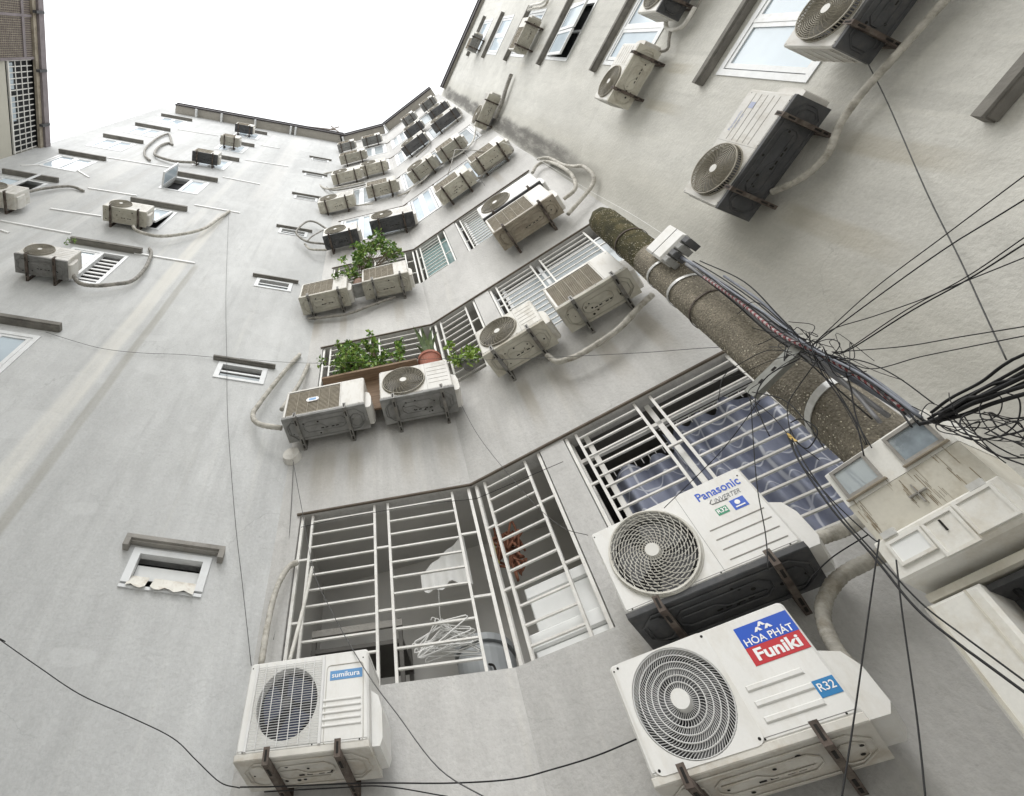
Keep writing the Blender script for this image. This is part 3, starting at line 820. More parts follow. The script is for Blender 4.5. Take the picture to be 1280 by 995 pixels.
def ac(label, w, spec, kind='round', pan='pan_tan', case='ac', off=.40, dep=.29, det=1, brk='rust', roll=0.0, fan_x=None, fan_r=None,
       stripes='v', valve=.06, guard='guard', gap_br=.30, leg=True):
    u0, u1, z0, H = spec
    Wd = u1 - u0
    root = put(empty('air_conditioner'), w, (u0 + u1) / 2, 0, z0)
    if roll: root.matrix_world = root.matrix_world @ Matrix.Rotation(roll, 4, 'Y')
    tag(root, label, 'air conditioner', 'air conditioners on the facades')
    h = Wd / 2; yf = -off; yb = -off + dep; zb = .028
    r = .022; c = .010
    ns = 4 if det > 1 else 2
    # front opening
    R = fan_r or min(H * .425, .225)
    fx = -h + R + Wd * .055 if fan_x is None else fan_x
    fz = H * .52
    hn = 48 if det > 1 else 24
    if kind == 'coil':
        sp = h - Wd * .30
        hole = [(-h + .03, .05), (sp, .05), (sp, H - .03), (-h + .03, H - .03)]
    elif kind == 'grid':
        R = H * .37; fx = -h + .045 + R + .035; hole = circle(fx, fz, R, hn)
    else: hole = circle(fx, fz, R, hn)
    b = MB()
    o_ = rrect(-h, h, zb, H, r, ns); oi = rrect(-h + c, h - c, zb + c, H - c, r * .7, ns)
    n = len(o_); i = len(b.v)
    b.v += [(p[0], yb, p[1]) for p in o_] + [(p[0], yf + c, p[1]) for p in o_] + [(p[0], yf, p[1]) for p in oi]
    for k in range(n):
        j = (k + 1) % n
        b.face((i + k, i + j, i + n + j, i + n + k)); b.face((i + n + k, i + n + j, i + 2 * n + j, i + 2 * n + k))
    b.face([i + k for k in range(n)])
    b.poly(oi, [hole], yf)
    m_ = len(hole); i = len(b.v)
    dpt = .03 if kind == 'coil' else .055
    b.v += [(p[0], yf, p[1]) for p in hole] + [(p[0], yf + dpt, p[1]) for p in hole]
    for k in range(m_):
        j = (k + 1) % m_
        b.face((i + k, i + j, i + m_ + j, i + m_ + k))
    casing = b.build('casing', M[case], root, fix=False)
    # cavity, fan or coil
    if kind == 'coil':
        x0, x1, za, zz = -h + .03, h - Wd * .30, .05, H - .03
        MB().quad((x0, yf + .028, za), (x1, yf + .028, za), (x1, yf + .028, zz), (x0, yf + .028, zz)).build('coil', M['coil'], root)
        gb = MB(); nh = 18 if det > 0 else 8
        for k in range(1, nh):
            z = za + (zz - za) * k / nh; gb.box(x0, x1, yf + .006, yf + .014, z - .0038, z + .0038)
        for k in range(1, 5):
            x = x0 + (x1 - x0) * k / 5; gb.box(x - .0022, x + .0022, yf + .001, yf + .0055, za, zz)
        gb.build('front_grille', M['coil_bar'], root)
    else:
        cv = MB(); cv.disc(fx, yf + .054, fz, R * 1.01, hn); cv.build('fan_cavity', M['cavity'], root)
        fb = MB()
        for k in range(3):
            a0 = 2 * PI * k / 3 + .4
            P = []
            for q in range(7):
                a = a0 + 1.5 * q / 6
                P.append((a, R * (.86 + .06 * math.sin(q))))
            i = len(fb.v)
            for q, (a, rr) in enumerate(P):
                y = yf + .048 - .02 * q / 6
                fb.v.append((fx + .22 * R * math.cos(a), y, fz + .22 * R * math.sin(a))); fb.v.append((fx + rr * math.cos(a - .25), y, fz + rr * math.sin(a - .25)))
            for q in range(6): fb.face((i + 2 * q, i + 2 * q + 1, i + 2 * q + 3, i + 2 * q + 2))
        fb.build('fan', M['fan_blue' if kind == 'grid' else 'fan'], root)
        gd = MB(); yg = yf - (.045 if kind == 'drum' else .016 if kind in ('round', 'swirl') else .0)
        if kind == 'grid':
            nb = 34
            for k in range(1, nb):
                z = fz - R - .03 + (2 * R + .06) * k / nb; gd.box(fx - R - .03, fx + R + .03, yf - .008, yf - .0045, z - .0008, z + .0008)
            for k in range(8):
                x = fx - R - .03 + (2 * R + .06) * k / 7; gd.box(x - .002, x + .002, yf - .012, yf - .008, fz - R - .03, fz + R + .03)
            for q in ((fx - R - .035, fx - R - .02, fz - R - .035, fz + R + .035), (fx + R + .02, fx + R + .035, fz - R - .035, fz + R + .035)):
                gd.box(q[0], q[1], yf - .010, yf - .001, q[2], q[3])
        elif kind == 'fine':
            for k in range(6):
                rr = R * (.34 + .65 * k / 5)
                gd.tube([(fx + rr * math.cos(2 * PI * j / 40), yg - .004, fz + rr * math.sin(2 * PI * j / 40)) for j in range(40)], .0026, 4, closed=True)
            for k in range(88):
                a = 2 * PI * k / 88
                ts = (.2, .4, .6, .8, 1.0) if k % 2 == 0 else (.46, .6, .8, 1.0)
                gd.tube([(fx + R * t * math.cos(a - .9 * (t - .2) ** 1.6), yg + .003 * (1 - t), fz + R * t * math.sin(a - .9 * (t - .2) ** 1.6)) for t in ts], .00135, 4, cap=False)
        else:
            nr = 26 if kind == 'swirl' else 15 if kind == 'drum' else (11 if det else 7)
            if kind == 'swirl':
                # rings broken into dashes, arranged along spirals, plus a standing rim
                for k in range(13):
                    rr = R * (.17 + .81 * k / 12)
                    nseg = max(10, int(rr * 2 * PI / .036))
                    for j in range(nseg):
                        a0 = 2 * PI * j / nseg + k * .33; a1 = a0 + 2 * PI / nseg * .86
                        pp = [(fx + rr * math.cos(a0 + (a1 - a0) * q / 2), yg, fz + rr * math.sin(a0 + (a1 - a0) * q / 2)) for q in range(3)]
                        gd.tube(pp, .0024, 4, cap=False)
                for k in range(24):
                    a = 2 * PI * k / 24
                    gd.tube([(fx + R * t * math.cos(a + 1.5 * t), yg + .002, fz + R * t * math.sin(a + 1.5 * t)) for t in (.13, .3, .5, .7, .85, 1.0)], .0022, 4, cap=False)
            else:
                for k in range(nr):
                    rr = R * (.2 + .8 * k / (nr - 1))
                    gd.tube([(fx + rr * math.cos(2 * PI * j / 32), yg, fz + rr * math.sin(2 * PI * j / 32)) for j in range(32)], .0034 if det else .0045, 4, closed=True)
                for k in range(28 if det else 16):
                    a = 2 * PI * k / (28 if det else 16)
                    gd.tube([(fx + R * t * math.cos(a + .8 * t), yg + .002, fz + R * t * math.sin(a + .8 * t)) for t in (.15, .45, .75, 1.0)], .0036, 4, cap=False)
            nn = 64 if det else 32
            for yy, rr in ((yg, R * 1.01), (yf - .002, R * 1.04)):
                gd.tube([(fx + rr * math.cos(2 * PI * j / nn), yy, fz + rr * math.sin(2 * PI * j / nn)) for j in range(nn)], .006, 5, closed=True)
            for j in range(nn):
                a = 2 * PI * j / nn
                gd.box(fx + R * 1.015 * math.cos(a) - .003, fx + R * 1.015 * math.cos(a) + .003, yg, yf, fz + R * 1.015 * math.sin(a) - .003, fz + R * 1.015 * math.sin(a) + .003)
        gd.build('fan_guard', M[guard], root)
        MB().drum(fx, yf - (.05 if kind == 'drum' else .022 if kind != 'grid' else .003), yf + .01, fz, R * (.16 if kind != 'fine' else .19), R * (.17 if kind != 'fine' else .20), 20).build('hub', M['hub' if kind != 'fine' else 'ac_new'] if kind != 'grid' else M['fan'], root)
        xr0, xr1 = fx + R * 1.12, h - .03
        tr = MB()
        if stripes == 'v':
            for k in range(5):
                z = H * (.28 + .13 * k); tr.box(xr0 + .01, xr1, yf - .0015, yf - .0003, z - .0022, z + .0022)
        elif stripes == 'h3':
            for k in range(3):
                z = H * (.20 + .12 * k); tr.cbox(xr0 + .03, xr1 - .06, yf - .006, yf - .0005, z - .011, z + .011, .004)
        elif stripes == 'low':
            for k in range(5):
                z = .115 + .030 * k; tr.cbox(xr0 + .012, xr1 - .012, yf - .006, yf - .0005, z - .006, z + .006, .003)
        if tr.v: tr.build('panel_ridges', M['hood_top'] if stripes == 'v' else M[case], root)
    if det == 2:
        sm = MB(); xs_ = (h - Wd * .30 + .012) if kind == 'coil' else fx + R * 1.10
        if kind not in ('fine',): sm.box(xs_ - .0011, xs_ + .0011, yf - .0009, yf - .0002, zb + .012, H - .012)
        sm.box(-h + .012, h - .012, yf - .0009, yf - .0002, zb + .016, zb + .0178)
        sm.box(h + .0002, h + .0009, yf + .012, yb - .01, H - .042, H - .040)
        tag(sm.build('seams', M['pan_grey'], root), kind='stuff')
        for (sx_, sz_) in ((-h + .04, zb + .012), (h - .05, zb + .012), (h - .03, H - .05), (-h + .02, H - .03), (.06, zb + .012)):
            MB().disc(sx_, yf - .0012, sz_, .0042, 8).build('screw', M['slot'], root)
    # base pan with pressed ribs and drain holes
    bp = MB(); bp.cbox(-h - .003, h + .003, yf - .004, yb + .012, 0, zb + .004, .004)
    pan_o = bp.build('base_pan', [M[pan]], root)
    em = MB()
    rr_ = random.Random(sum(ord(ch_) * (i_ + 1) for i_, ch_ in enumerate(label)))
    y0, y1 = yf + .03, yb - .02
    zr = -.004
    def loop(xa, xb, ya, yb_):
        cc = min(xb - xa, yb_ - ya) * .3
        P = [(xa + cc, ya), (xb - cc, ya), (xb, ya + cc), (xb, yb_ - cc), (xb - cc, yb_), (xa + cc, yb_), (xa, yb_ - cc), (xa, ya + cc)]
        em.tube([(p[0], p[1], zr) for p in P], .0030 if pan == 'pan_pale' else .0044, 4, closed=True)
    if det >= 0:
        loop(-h + .03, h - .03, y0, y1)
        loop(-h + .20, h - .22, y0 + .05, y1 - .06)
        if det > 0:
            loop(-h + .05, -h + .16, y0 + .03, y1 - .03); loop(h - .17, h - .06, y0 + .06, y1 - .03)
            em.tube([(-h + .22, y0 + .10, zr), (-.05, y0 + .10, zr), (.0, y0 + .14, zr), (h - .25, y0 + .14, zr)], .004, 4)
    em.build('pressed_ribs', M[pan], root)
    hl = MB()
    for k in range(5 + 3 * (det > 0)):
        x, y, q = rr_.uniform(-h + .05, h - .05), rr_.uniform(y0 + .02, y1 - .02), rr_.uniform(.006, .013)
        i = len(hl.v); hl.v += [(x + q * math.cos(2 * PI * t / 8), y + q * math.sin(2 * PI * t / 8), -.0015) for t in range(8)]; hl.face([i + t for t in range(8)])
    for k in range(4):
        x = -.06 + .045 * k + (.02 if k > 1 else 0); hl.box(x, x + .03, -off + dep * .62, -off + dep * .62 + .012, -.0018, -.0010)
    tag(hl.build('drain_holes', M['slot'], root), kind='stuff')
    # brackets
    bm_ = M[brk]
    for sx in (-1, 1):
        x = sx * h * (gap_br * 2) + rr_.uniform(-.03, .03)
        q = MB(); wd = .017
        q.box(x - wd, x + wd, yf - .035, -.001, -.040, -.034); q.box(x - wd, x - wd + .005, yf - .035, -.001, -.034, -.0065)
        q.box(x + wd - .005, x + wd, yf - .035, -.001, -.034, -.0065)
        q.box(x - wd, x + wd, yf - .041, yf - .036, -.044, .035)
        if leg: q.box(x - wd, x + wd, -.006, -.0015, -.034, H * .5); q.box(x - wd, x - wd + .005, -.035, -.006, -.034, H * .5)
        br = q.build('bracket', bm_, root)
        sl_ = MB()
        for (ya, yc) in ((yf + .01, yf + .07), (yb - .04, yb + .02), (yb + .04, yb + .08)):
            if yc < -.01: sl_.box(x - .007, x + .007, ya, yc, -.0425, -.0405)
        sl_.box(x - .006, x + .006, yf - .0425, yf - .0412, -.028, .022)
        tag(sl_.build('slots', M['slot'], br), kind='stuff')
    # side cover over the valves and back coil fins on the far end
    if valve:
        vc = MB(); vc.prism([(h + .001, H * .06), (h + valve * .75, H * .06), (h + valve, H * .13), (h + valve, H * .40), (h + valve * .7, H * .54), (h + .001, H * .60)], yf + .06, yb - .01)
        vc.build('valve_cover', M[case], root)
    if det:
        sg = MB()
        for k in range(11):
            y = yf + .05 + (dep - .08) * k / 10; sg.box(-h - .006, -h - .0005, y - .004, y + .004, .07, H - .05)
        for k in range(5):
            z = .09 + (H - .16) * k / 4; sg.box(-h - .009, -h - .0062, yf + .04, yb - .02, z - .005, z + .005)
        sg.build('side_grille', M[case], root)
    return root

CA = dict(
 A1=(-1.501, -0.765, 2.99, 0.487), A2=(-1.658, -0.791, 5.809, 0.476), A3=(-0.624, 0.116, 5.806, 0.504),
 A4=(-1.816, -1.059, 8.701, 0.51), A5=(-0.823, -0.108, 8.756, 0.508), A6=(-1.633, -0.933, 11.381, 0.5),
 A7=(-0.674, 0.21, 11.619, 0.5), A8=(-1.961, -1.049, 14.07, 0.5), A9=(-0.74, 0.034, 14.457, 0.5),
 A10=(-1.777, -0.898, 16.843, 0.5), A11=(-0.901, -0.125, 17.019, 0.5), A12=(-1.653, -0.758, 19.536, 0.5), A13=(-1.836, -1.182, 22.024, 0.5), A14=(-0.868, -0.157, 21.946, 0.5),
 B1=(-0.541, 0.343, 3.256, 0.508), B2=(-0.728, 0.102, 2.64, 0.46), B3=(-0.759, -0.098, 5.909, 0.46),
 B4=(0.057, 0.767, 5.941, 0.46), B5=(-0.029, 0.856, 8.175, 0.56), B6=(-.034, .895, 8.86, .53),
 B7=(-0.499, 0.251, 11.432, 0.5), B8=(0.352, 1.102, 11.686, 0.5), B9=(-0.911, -0.173, 14.134, 0.5), B10=(-0.067, 0.604, 14.108, 0.5),
 B11=(-0.839, -0.069, 17.255, 0.5), B12=(0.228, 1.076, 17.379, 0.5), B13=(-0.571, 0.065, 19.315, 0.5), B14=(0.397, 1.053, 19.342, 0.5),
 B15=(-0.473, 0.046, 21.719, 0.5), B16=(0.374, 0.931, 21.851, 0.5),
 R1=(-0.084, 0.853, 5.688, 0.53), R2=(0.506, 1.224, 8.57, 0.46), R3=(1.196, 2.03, 5.65, .53), R4=(1.60, 2.40, 8.61, .52),
 R5=(1.086, 1.782, 14.226, 0.5), R6=(1.023, 1.538, 19.755, 0.5), R7=(-0.704, 0.082, 14.488, 0.5),
 L1=(-4.447, -3.701, 8.468, 0.46), L2=(-4.316, -3.511, 11.004, 0.463), L3=(-4.272, -3.554, 16.54, 0.5), L4=(-4.174, -3.57, 19.398, 0.5), L5=(-4.279, -3.609, 22.056, 0.5), L6=(-6.596, -5.821, 10.782, 0.5))

def S(k, fix_z=None):
    return CA[k]
a1 = ac('clean white air conditioner with square wire grille, lowest on the left below the barred loggia', 'C1', S('A1'), 'grid', 'pan_pale', 'ac_new', det=2, guard='guard_n', stripes='low', gap_br=.27)
ac('greyish air conditioner with brown louvred front and round blue badge, left of the snake plant', 'C1', S('A2'), 'coil', 'pan_grey', 'ac', det=2, brk='galv')
ac('greyish air conditioner with large round brown fan, under the snake plant pot', 'C1', S('A3'), 'round', 'pan_grey', 'ac', det=2, brk='galv')
ac('beige air conditioner left of the big leafy shrub and its pot', 'C1', S('A4'), 'coil', 'pan_tan', 'ac_grey', brk='galv')
ac('beige air conditioner under the big leafy shrub, right of the pot', 'C1', S('A5'), 'coil', 'pan_tan', 'ac_grey', brk='galv')
ac('small dark-bottomed air conditioner joined to looping pipes, above the leafy shrub', 'C1', S('A6'), 'round', 'pan_dark', 'ac')
ac('dark-bottomed air conditioner with round fan just above the leafy shrub, before blue panes', 'C1', S('A7'), 'round', 'pan_dark', 'ac')
ac('beige air conditioner beside a narrow vent, leftmost of its row of four', 'C1', S('A8'), 'round', 'pan_tan', 'ac_grey', valve=False)
ac('beige air conditioner second from the left in the row below the twin looped pipes', 'C1', S('A9'), 'coil', 'pan_tan', 'ac_grey')
ac('beige air conditioner with bundled pipes hanging at its left end', 'C1', S('A10'), 'round', 'pan_tan', 'ac_grey', det=0)
ac('beige air conditioner right of the one with bundled pipes', 'C1', S('A11'), 'round', 'pan_tan', 'ac_grey', det=0)
ac('pale beige air conditioner alone near the left corner, second row under the eave', 'C1', S('A12'), 'coil', 'pan_tan', 'ac_grey', det=0)
ac('dark grey air conditioner tight under the eave at the left corner', 'C1', S('A13'), 'coil', 'pan_grey', 'ac_grey', det=0)
ac('dark grey air conditioner under the eave, second from the left corner', 'C1', S('A14'), 'coil', 'pan_grey', 'ac_grey', det=0)
b1 = ac('large white air conditioner with swirled fan and dark base before the lavender curtains', 'C2', S('B1'), 'swirl', 'pan_dark', 'ac_new', det=2, fan_r=.225, guard='guard_w', stripes='none', valve=.08)
b2 = ac('large white air conditioner with blue and red sticker, nearest at the bottom', 'C2', S('B2'), 'fine', 'pan_pale', 'ac_new', det=2, fan_r=.205, guard='guard_n', stripes='h3', valve=.105)
ac('white air conditioner with pale hub fan, left of the louvred one by the pole', 'C2', S('B3'), 'round', 'pan_tan', 'ac_grey', det=2, brk='galv')
ac('beige air conditioner with wide brown louvred front, its end hidden by the concrete pole', 'C2', S('B4'), 'coil', 'pan_tan', 'ac', det=2, brk='galv')
ac('brown-based air conditioner with brown louvred front, lower of the stacked pair', 'C2', S('B5'), 'coil', 'pan_brown', 'ac', det=2, off=.44)
ac('white air conditioner with round brown fan, upper of the stacked pair under the looped pipes', 'C2', S('B6'), 'round', 'pan_dark', 'ac_new', det=2, off=.42)
ac('beige air conditioner beside the blue glass window, under a crossed cable', 'C2', S('B7'), 'coil', 'pan_tan', 'ac_grey')
ac('beige air conditioner nearest the mouldy corner, above the stacked pair', 'C2', S('B8'), 'coil', 'pan_tan', 'ac')
ac('beige air conditioner with oval fan, third in its row from the left corner', 'C2', S('B9'), 'round', 'pan_tan', 'ac_grey')
ac('beige air conditioner at the right end of its row beside hanging pipes', 'C2', S('B10'), 'coil', 'pan_tan', 'ac_grey')
ac('dark charcoal air conditioner, lowest of the three dark ones in a column by the bend', 'C2', S('B11'), 'round', 'pan_slate', 'ac_grey', det=0)
ac('dark charcoal air conditioner near the mouldy corner with pipe loop at its right end', 'C2', S('B12'), 'round', 'pan_slate', 'ac_grey', det=0)
ac('small dark air conditioner between two others in the column by the bend', 'C2', S('B13'), 'round', 'pan_slate', 'ac_grey', det=0)
ac('small dark air conditioner directly above the one with the pipe loop', 'C2', S('B14'), 'round', 'pan_slate', 'ac_grey', det=0)
ac('tiny grey air conditioner under the eave right of the roof bend', 'C2', S('B15'), 'coil', 'pan_grey', 'ac_grey', det=0)
ac('tiny grey air conditioner under the eave closest to the mouldy corner', 'C2', S('B16'), 'coil', 'pan_grey', 'ac_grey', det=0)
r1 = ac('large white air conditioner with drum fan and black base alone on the plain right wall', 'R', S('R1'), 'drum', 'pan_dark', 'ac', det=2, guard='guard', fan_r=.215, stripes='v')
ac('beige air conditioner below the right wall window with flat reflections, two brackets reaching out', 'R', S('R2'), 'round', 'pan_tan', 'ac', det=2)
ac('large air conditioner with drum fan and black base cut by the top edge', 'R', S('R3'), 'drum', 'pan_dark', 'ac', det=2, guard='guard', fan_r=.215)
ac('air conditioner at the top edge showing only its side grille, with white pipes', 'R', S('R4'), 'round', 'pan_dark', 'ac', det=2)
ac('beige air conditioner on the right wall left of the tilted open window', 'R', S('R5'), 'coil', 'pan_tan', 'ac_grey')
ac('small grey air conditioner highest on the right wall', 'R', S('R6'), 'coil', 'pan_grey', 'ac_grey', det=0)
ac('beige air conditioner beside the mould patch with black conduit rising from it', 'R', S('R7'), 'round', 'pan_tan', 'ac_grey')
ac('grey patterned air conditioner with wide fan beside the barred half-open window', 'L', S('L1'), 'round', 'pan_grey', 'ac', det=2)
ac('beige round-cornered air conditioner beside the tilted double window', 'L', S('L2'), 'round', 'pan_tan', 'ac_grey', det=1)
ac('dark air conditioner with long trailing pipe, lowest of the three high on the far wall', 'L', S('L3'), 'coil', 'pan_dark', 'ac_grey')
ac('pale grey air conditioner, middle of the three high on the far wall', 'L', S('L4'), 'coil', 'pan_tan', 'ac_grey')
ac('dark small air conditioner under the eave, topmost of the three on the far wall', 'L', S('L5'), 'coil', 'pan_dark', 'ac_grey', det=0)
ac('white air conditioner cut by the left edge below a swung window', 'L', S('L6'), 'round', 'pan_pale', 'ac')

# printing on the fronts (panel coordinates: x from the middle, z from the base)
def decal(parent, x0, x1, z0, z1, y, mat, name='sticker', skew=0.0):
    return MB().box(x0, x1, y, y + .0012, z0, z1).build(name, mat, parent)
def panel(k):
    u0, u1, z0, H = CA[k]; return (u0 + u1) / 2, z0
# sticker of the nearest unit: blue field with a triple peak emblem, red field below
uc, zc = panel('B2'); yF = -.4015
x0, x1 = -.135 - uc, .096 - uc
st = decal(b2, x0, x1, 2.975 - zc, 3.058 - zc, yF, M['blue_p'])
decal(b2, x0, x1 - .002, 2.905 - zc, 2.9745 - zc, yF, M['red_p'])
lettering('HÒA PHÁT', .205, .036, M['white_p'], b2, x0 + .012, yF - .0012, 2.979 - zc, .012)
lettering('Funiki', .185, .048, M['white_p'], b2, x0 + .024, yF - .0012, 2.917 - zc, .03)
em = MB(); cx = (x0 + x1) / 2 - .004; zz = 3.019 - zc
for dx, dz in ((0, .016), (-.022, 0), (.022, 0)):
    em.prism([(cx + dx - .017, zz + dz), (cx + dx - .005, zz + dz), (cx + dx, zz + dz + .007), (cx + dx + .005, zz + dz), (cx + dx + .017, zz + dz), (cx + dx + .004, zz + dz + .0165), (cx + dx - .004, zz + dz + .0165)], yF - .0016, yF - .0004)
em.build('emblem', M['white_p'], b2)
decal(b2, .012 - uc, .092 - uc, 2.742 - zc, 2.800 - zc, yF, M['cyan_p'])
lettering('R32', .062, .028, M['white_p'], b2, .021 - uc, yF - .0012, 2.760 - zc, .01)
# square shroud plate around its fan
fx = -(CA['B2'][1] - CA['B2'][0]) / 2 + .205 + (CA['B2'][1] - CA['B2'][0]) * .055
fH = CA['B2'][3]
pl = MB(); o2 = rrect(fx - .226, fx + .226, fH * .52 - .214, fH * .52 + .214, .035, 5)
ci = circle(fx, fH * .52, .2075, 48)
pl.poly(o2, [ci], -.4065); n_ = len(o2); i = len(pl.v)
pl.v += [(p[0], -.4065, p[1]) for p in o2] + [(p[0], -.3995, p[1]) for p in o2]
for k in range(n_): pl.face((i + k, i + (k + 1) % n_, i + n_ + (k + 1) % n_, i + n_ + k))
pl.build('fan_shroud', M['ac_new'], b2, fix=False)
for sx in (-1, 1):
    for sz in (-1, 1): MB().disc(fx + sx * .207, -.4072, fH * .52 + sz * .195, .006, 10).build('screw', M['slot'], b2)
# swirl unit
uc, zc = panel('B1')
lettering('Panasonic', .232, .050, M['blue_p'], b1, .072 - uc, yF, 3.665 - zc, .02)
lettering('iNVERTER', .140, .026, M['grey_p'], b1, .136 - uc, yF, 3.622 - zc, .004, .35)
sw = MB().tube([(.200 - uc, yF, 3.618 - zc), (.12 - uc, yF, 3.624 - zc), (.113 - uc, yF, 3.634 - zc), (.13 - uc, yF, 3.65 - zc)], .002, 4); sw.build('emblem', M['grey_p'], b1)
decal(b1, .113 - uc, .172 - uc, 3.553 - zc, 3.592 - zc, yF, M['green_p'])
lettering('R32', .050, .024, M['white_p'], b1, .118 - uc, yF - .0012, 3.562 - zc, .02)
decal(b1, .196 - uc, .268 - uc, 3.545 - zc, 3.603 - zc, yF, M['blue_p'])
MB().drum(.228 - uc, yF - .002, yF - .0004, 3.581 - zc, .013, .013, 14).build('emblem', M['white_p'], b1)
MB().box(.208 - uc, .256 - uc, yF - .0018, yF - .0004, 3.555 - zc, 3.562 - zc).build('emblem', M['white_p'], b1)
tr = MB()
for k in range(4):
    z = 3.50 - zc - .055 * k; tr.box(.03 - uc, .31 - uc, -.4025, -.4002, z - .002, z + .002)
tr.build('panel_ridges', M['hood_top'], b1)
# lowest left unit: pale blue sticker
uc, zc = panel('A1')
pf = MB(); po = rrect(-1.012 - uc, -.795 - uc, 3.022 - zc, 3.405 - zc, .02, 4)
pf.tube([(p[0], -.401, p[1]) for p in po], .0028, 4, closed=True); pf.build('panel_edge', M['ac_grey'], a1)
decal(a1, -.992 - uc, -.800 - uc, 3.325 - zc, 3.374 - zc, yF, M['sky_p'])
lettering('sumikura', .165, .027, M['white_p'], a1, -.980 - uc, yF - .0012, 3.337 - zc, .015)
# faded print on the unit on the right wall
W1 = CA['R1'][1] - CA['R1'][0]
lettering('Panasonic', .17, .030, M['faint_p'], r1, .12, -.4015, CA['R1'][3] - .085, .01)
lettering('INVERTER', .12, .018, M['faint_p'], r1, .15, -.4015, CA['R1'][3] - .125, .004)
decal(r1, .32, .37, CA['R1'][3] - .17, CA['R1'][3] - .115, -.4015, M['faint_p'])

# round badge on the louvred unit
A2o = [o for o in bpy.data.objects if o.get('label', '').startswith('greyish air conditioner with brown louvred')][0]
bd = MB(); bd.prism(rrect(-.19, -.055, .225, .285, .028, 5), -.405, -.398); bd.build('badge', M['white_p'], A2o)
bd = MB(); bd.prism(rrect(-.165, -.08, .237, .273, .016, 5), -.4062, -.4045); bd.build('badge', M['sky_p'], A2o)

# ------------------------------------------------------------------ insulated pipes and conduits
def pipe(w, pts, r, mat, label, bands=True, sub=16, group='insulated pipes of the air conditioners'):
    P = catmull(pts, sub)
    rs = [r * (1 + .045 * (k % 3 - 1) + .03 * math.sin(k * .37) + .02 * math.sin(k * 1.13 + 1)) for k in range(len(P))]
    b = MB().tube(P, r, 9, rs=rs)
    o = b.build('insulated_pipe', M[mat], None, smooth=True)
    if w: put(o, w)
    return tag(o, label, 'pipe', group)
pipe('C1', [(-1.442, -0.02, 4.447), (-1.496, -0.07, 4.363), (-1.54, -0.12, 4.154), (-1.539, -0.17, 3.871), (-1.517, -0.22, 3.58)], .022, 'tape', 'cream wrapped pipe dropping from the loggia edge into the lowest left unit')
pipe('C1', [(-1.301, -0.03, 4.373), (-1.332, -0.065, 3.995), (-1.371, -0.1, 3.649)], .014, 'tape_w', 'straight thin white pipe inside the left edge of the lowest barred loggia', group=None)
pipe('L', [(-0.156, -0.03, 7.606), (-0.311, -0.068, 7.071), (-0.487, -0.105, 6.364), (-0.516, -0.142, 6.1), (-0.42, -0.18, 5.932)] + [(-0.178, -0.24, 5.853)], .028, 'tape', 'cream wrapped pipe bowing out to the left of the unit with the blue badge')
pipe('C1', [(-1.628, -0.04, 7.36), (-1.669, -0.12, 6.829), (-1.786, -0.2, 6.272)], .026, 'tape', 'short cream pipe beside the bowed pipe near the corner')
pipe('C1', [(-1.748, -0.08, 8.613), (-1.424, -0.08, 8.52), (-1.102, -0.08, 8.478), (-0.735, -0.08, 8.594), (-0.379, -0.08, 8.694)], .020, 'tape_d', 'dark wrapped pipe running under the two beige units with the shrub')
pipe('L', [(-0.131, -0.12, 12.665), (-0.391, -0.133, 12.942), (-0.585, -0.147, 12.852), (-0.72, -0.16, 12.264), (-0.71, -0.173, 11.862), (-0.457, -0.187, 11.495), (-0.084, -0.2, 11.501)], .022, 'tape_d', 'larger grey pipe loop at the corner beside the small dark-bottomed unit')
pipe('L', [(-0.195, -0.12, 12.549), (-0.398, -0.12, 12.024), (-0.459, -0.12, 11.722)], .016, 'tape_d', 'thin grey pipe crossing inside the large loop')
pipe('L', [(-0.502, -0.1, 11.565), (-0.36, -0.15, 11.206), (-0.047, -0.2, 11.18)], .022, 'tape', 'pale pipe hanging just under the large loop')
pipe('C1', [(-1.747, -0.2, 18.261), (-2.255, -0.2, 18.244), (-2.28, -0.2, 17.312), (-1.928, -0.2, 16.205), (-1.461, -0.2, 15.981), (-0.813, -0.2, 15.84)], .028, 'tape', 'pale pipe looping left around the beige unit high at the corner')
pipe('C1', [(-2.122, -0.12, 17.271), (-1.787, -0.12, 16.237), (-1.193, -0.12, 15.938), (-0.282, -0.12, 15.899)], .022, 'tape_d', 'dark bundled pipe under the two beige units high at the corner')
pipe('C1', [(-1.093, -0.12, 14.073), (-0.851, -0.12, 13.938), (-0.633, -0.12, 13.856)], .018, 'tape', 'short pale pipe bridging two beige units over a narrow gap')
pipe('C1', [(-0.014, -0.1, 14.062), (0.254, -0.1, 14.191), (0.591, -0.1, 14.578), (1.036, -0.1, 14.889)] , .022, 'tape', 'pale pipe crossing the bend of the facade between beige units')
pipe('C2', [(-0.246, -0.15, 5.767), (-0.203, -0.15, 5.619), (-0.107, -0.15, 5.569), (0.031, -0.15, 5.544), (0.372, -0.15, 5.582), (0.655, -0.15, 5.711), (0.805, -0.15, 5.768)], .026, 'tape', 'cream wrapped pipe sagging below two units toward the concrete pole')
pipe(None, [(2.871, 1.806, 10.162), (2.975, 1.717, 10.326), (3.071, 1.636, 10.276), (3.116, 1.598, 9.979)] + [(2.936, 1.488, 9.02), (2.936, 1.523, 8.683), (2.872, 1.612, 8.368), (2.746, 1.754, 8.35)], .026, 'tape', 'inner one of the twin looped pipes by the mouldy corner')
pipe(None, [(3.067, 1.665, 10.62), (3.146, 1.598, 10.437), (3.167, 1.581, 10.224)] + [(3.102, 1.531, 9.537), (3.118, 1.485, 9.209), (3.139, 1.42, 8.914), (3.128, 1.454, 8.522), (3.091, 1.564, 8.391)] + [(2.89, 1.737, 8.2), (2.726, 1.875, 8.064)], .026, 'tape', 'outer one of the twin looped pipes by the mouldy corner')
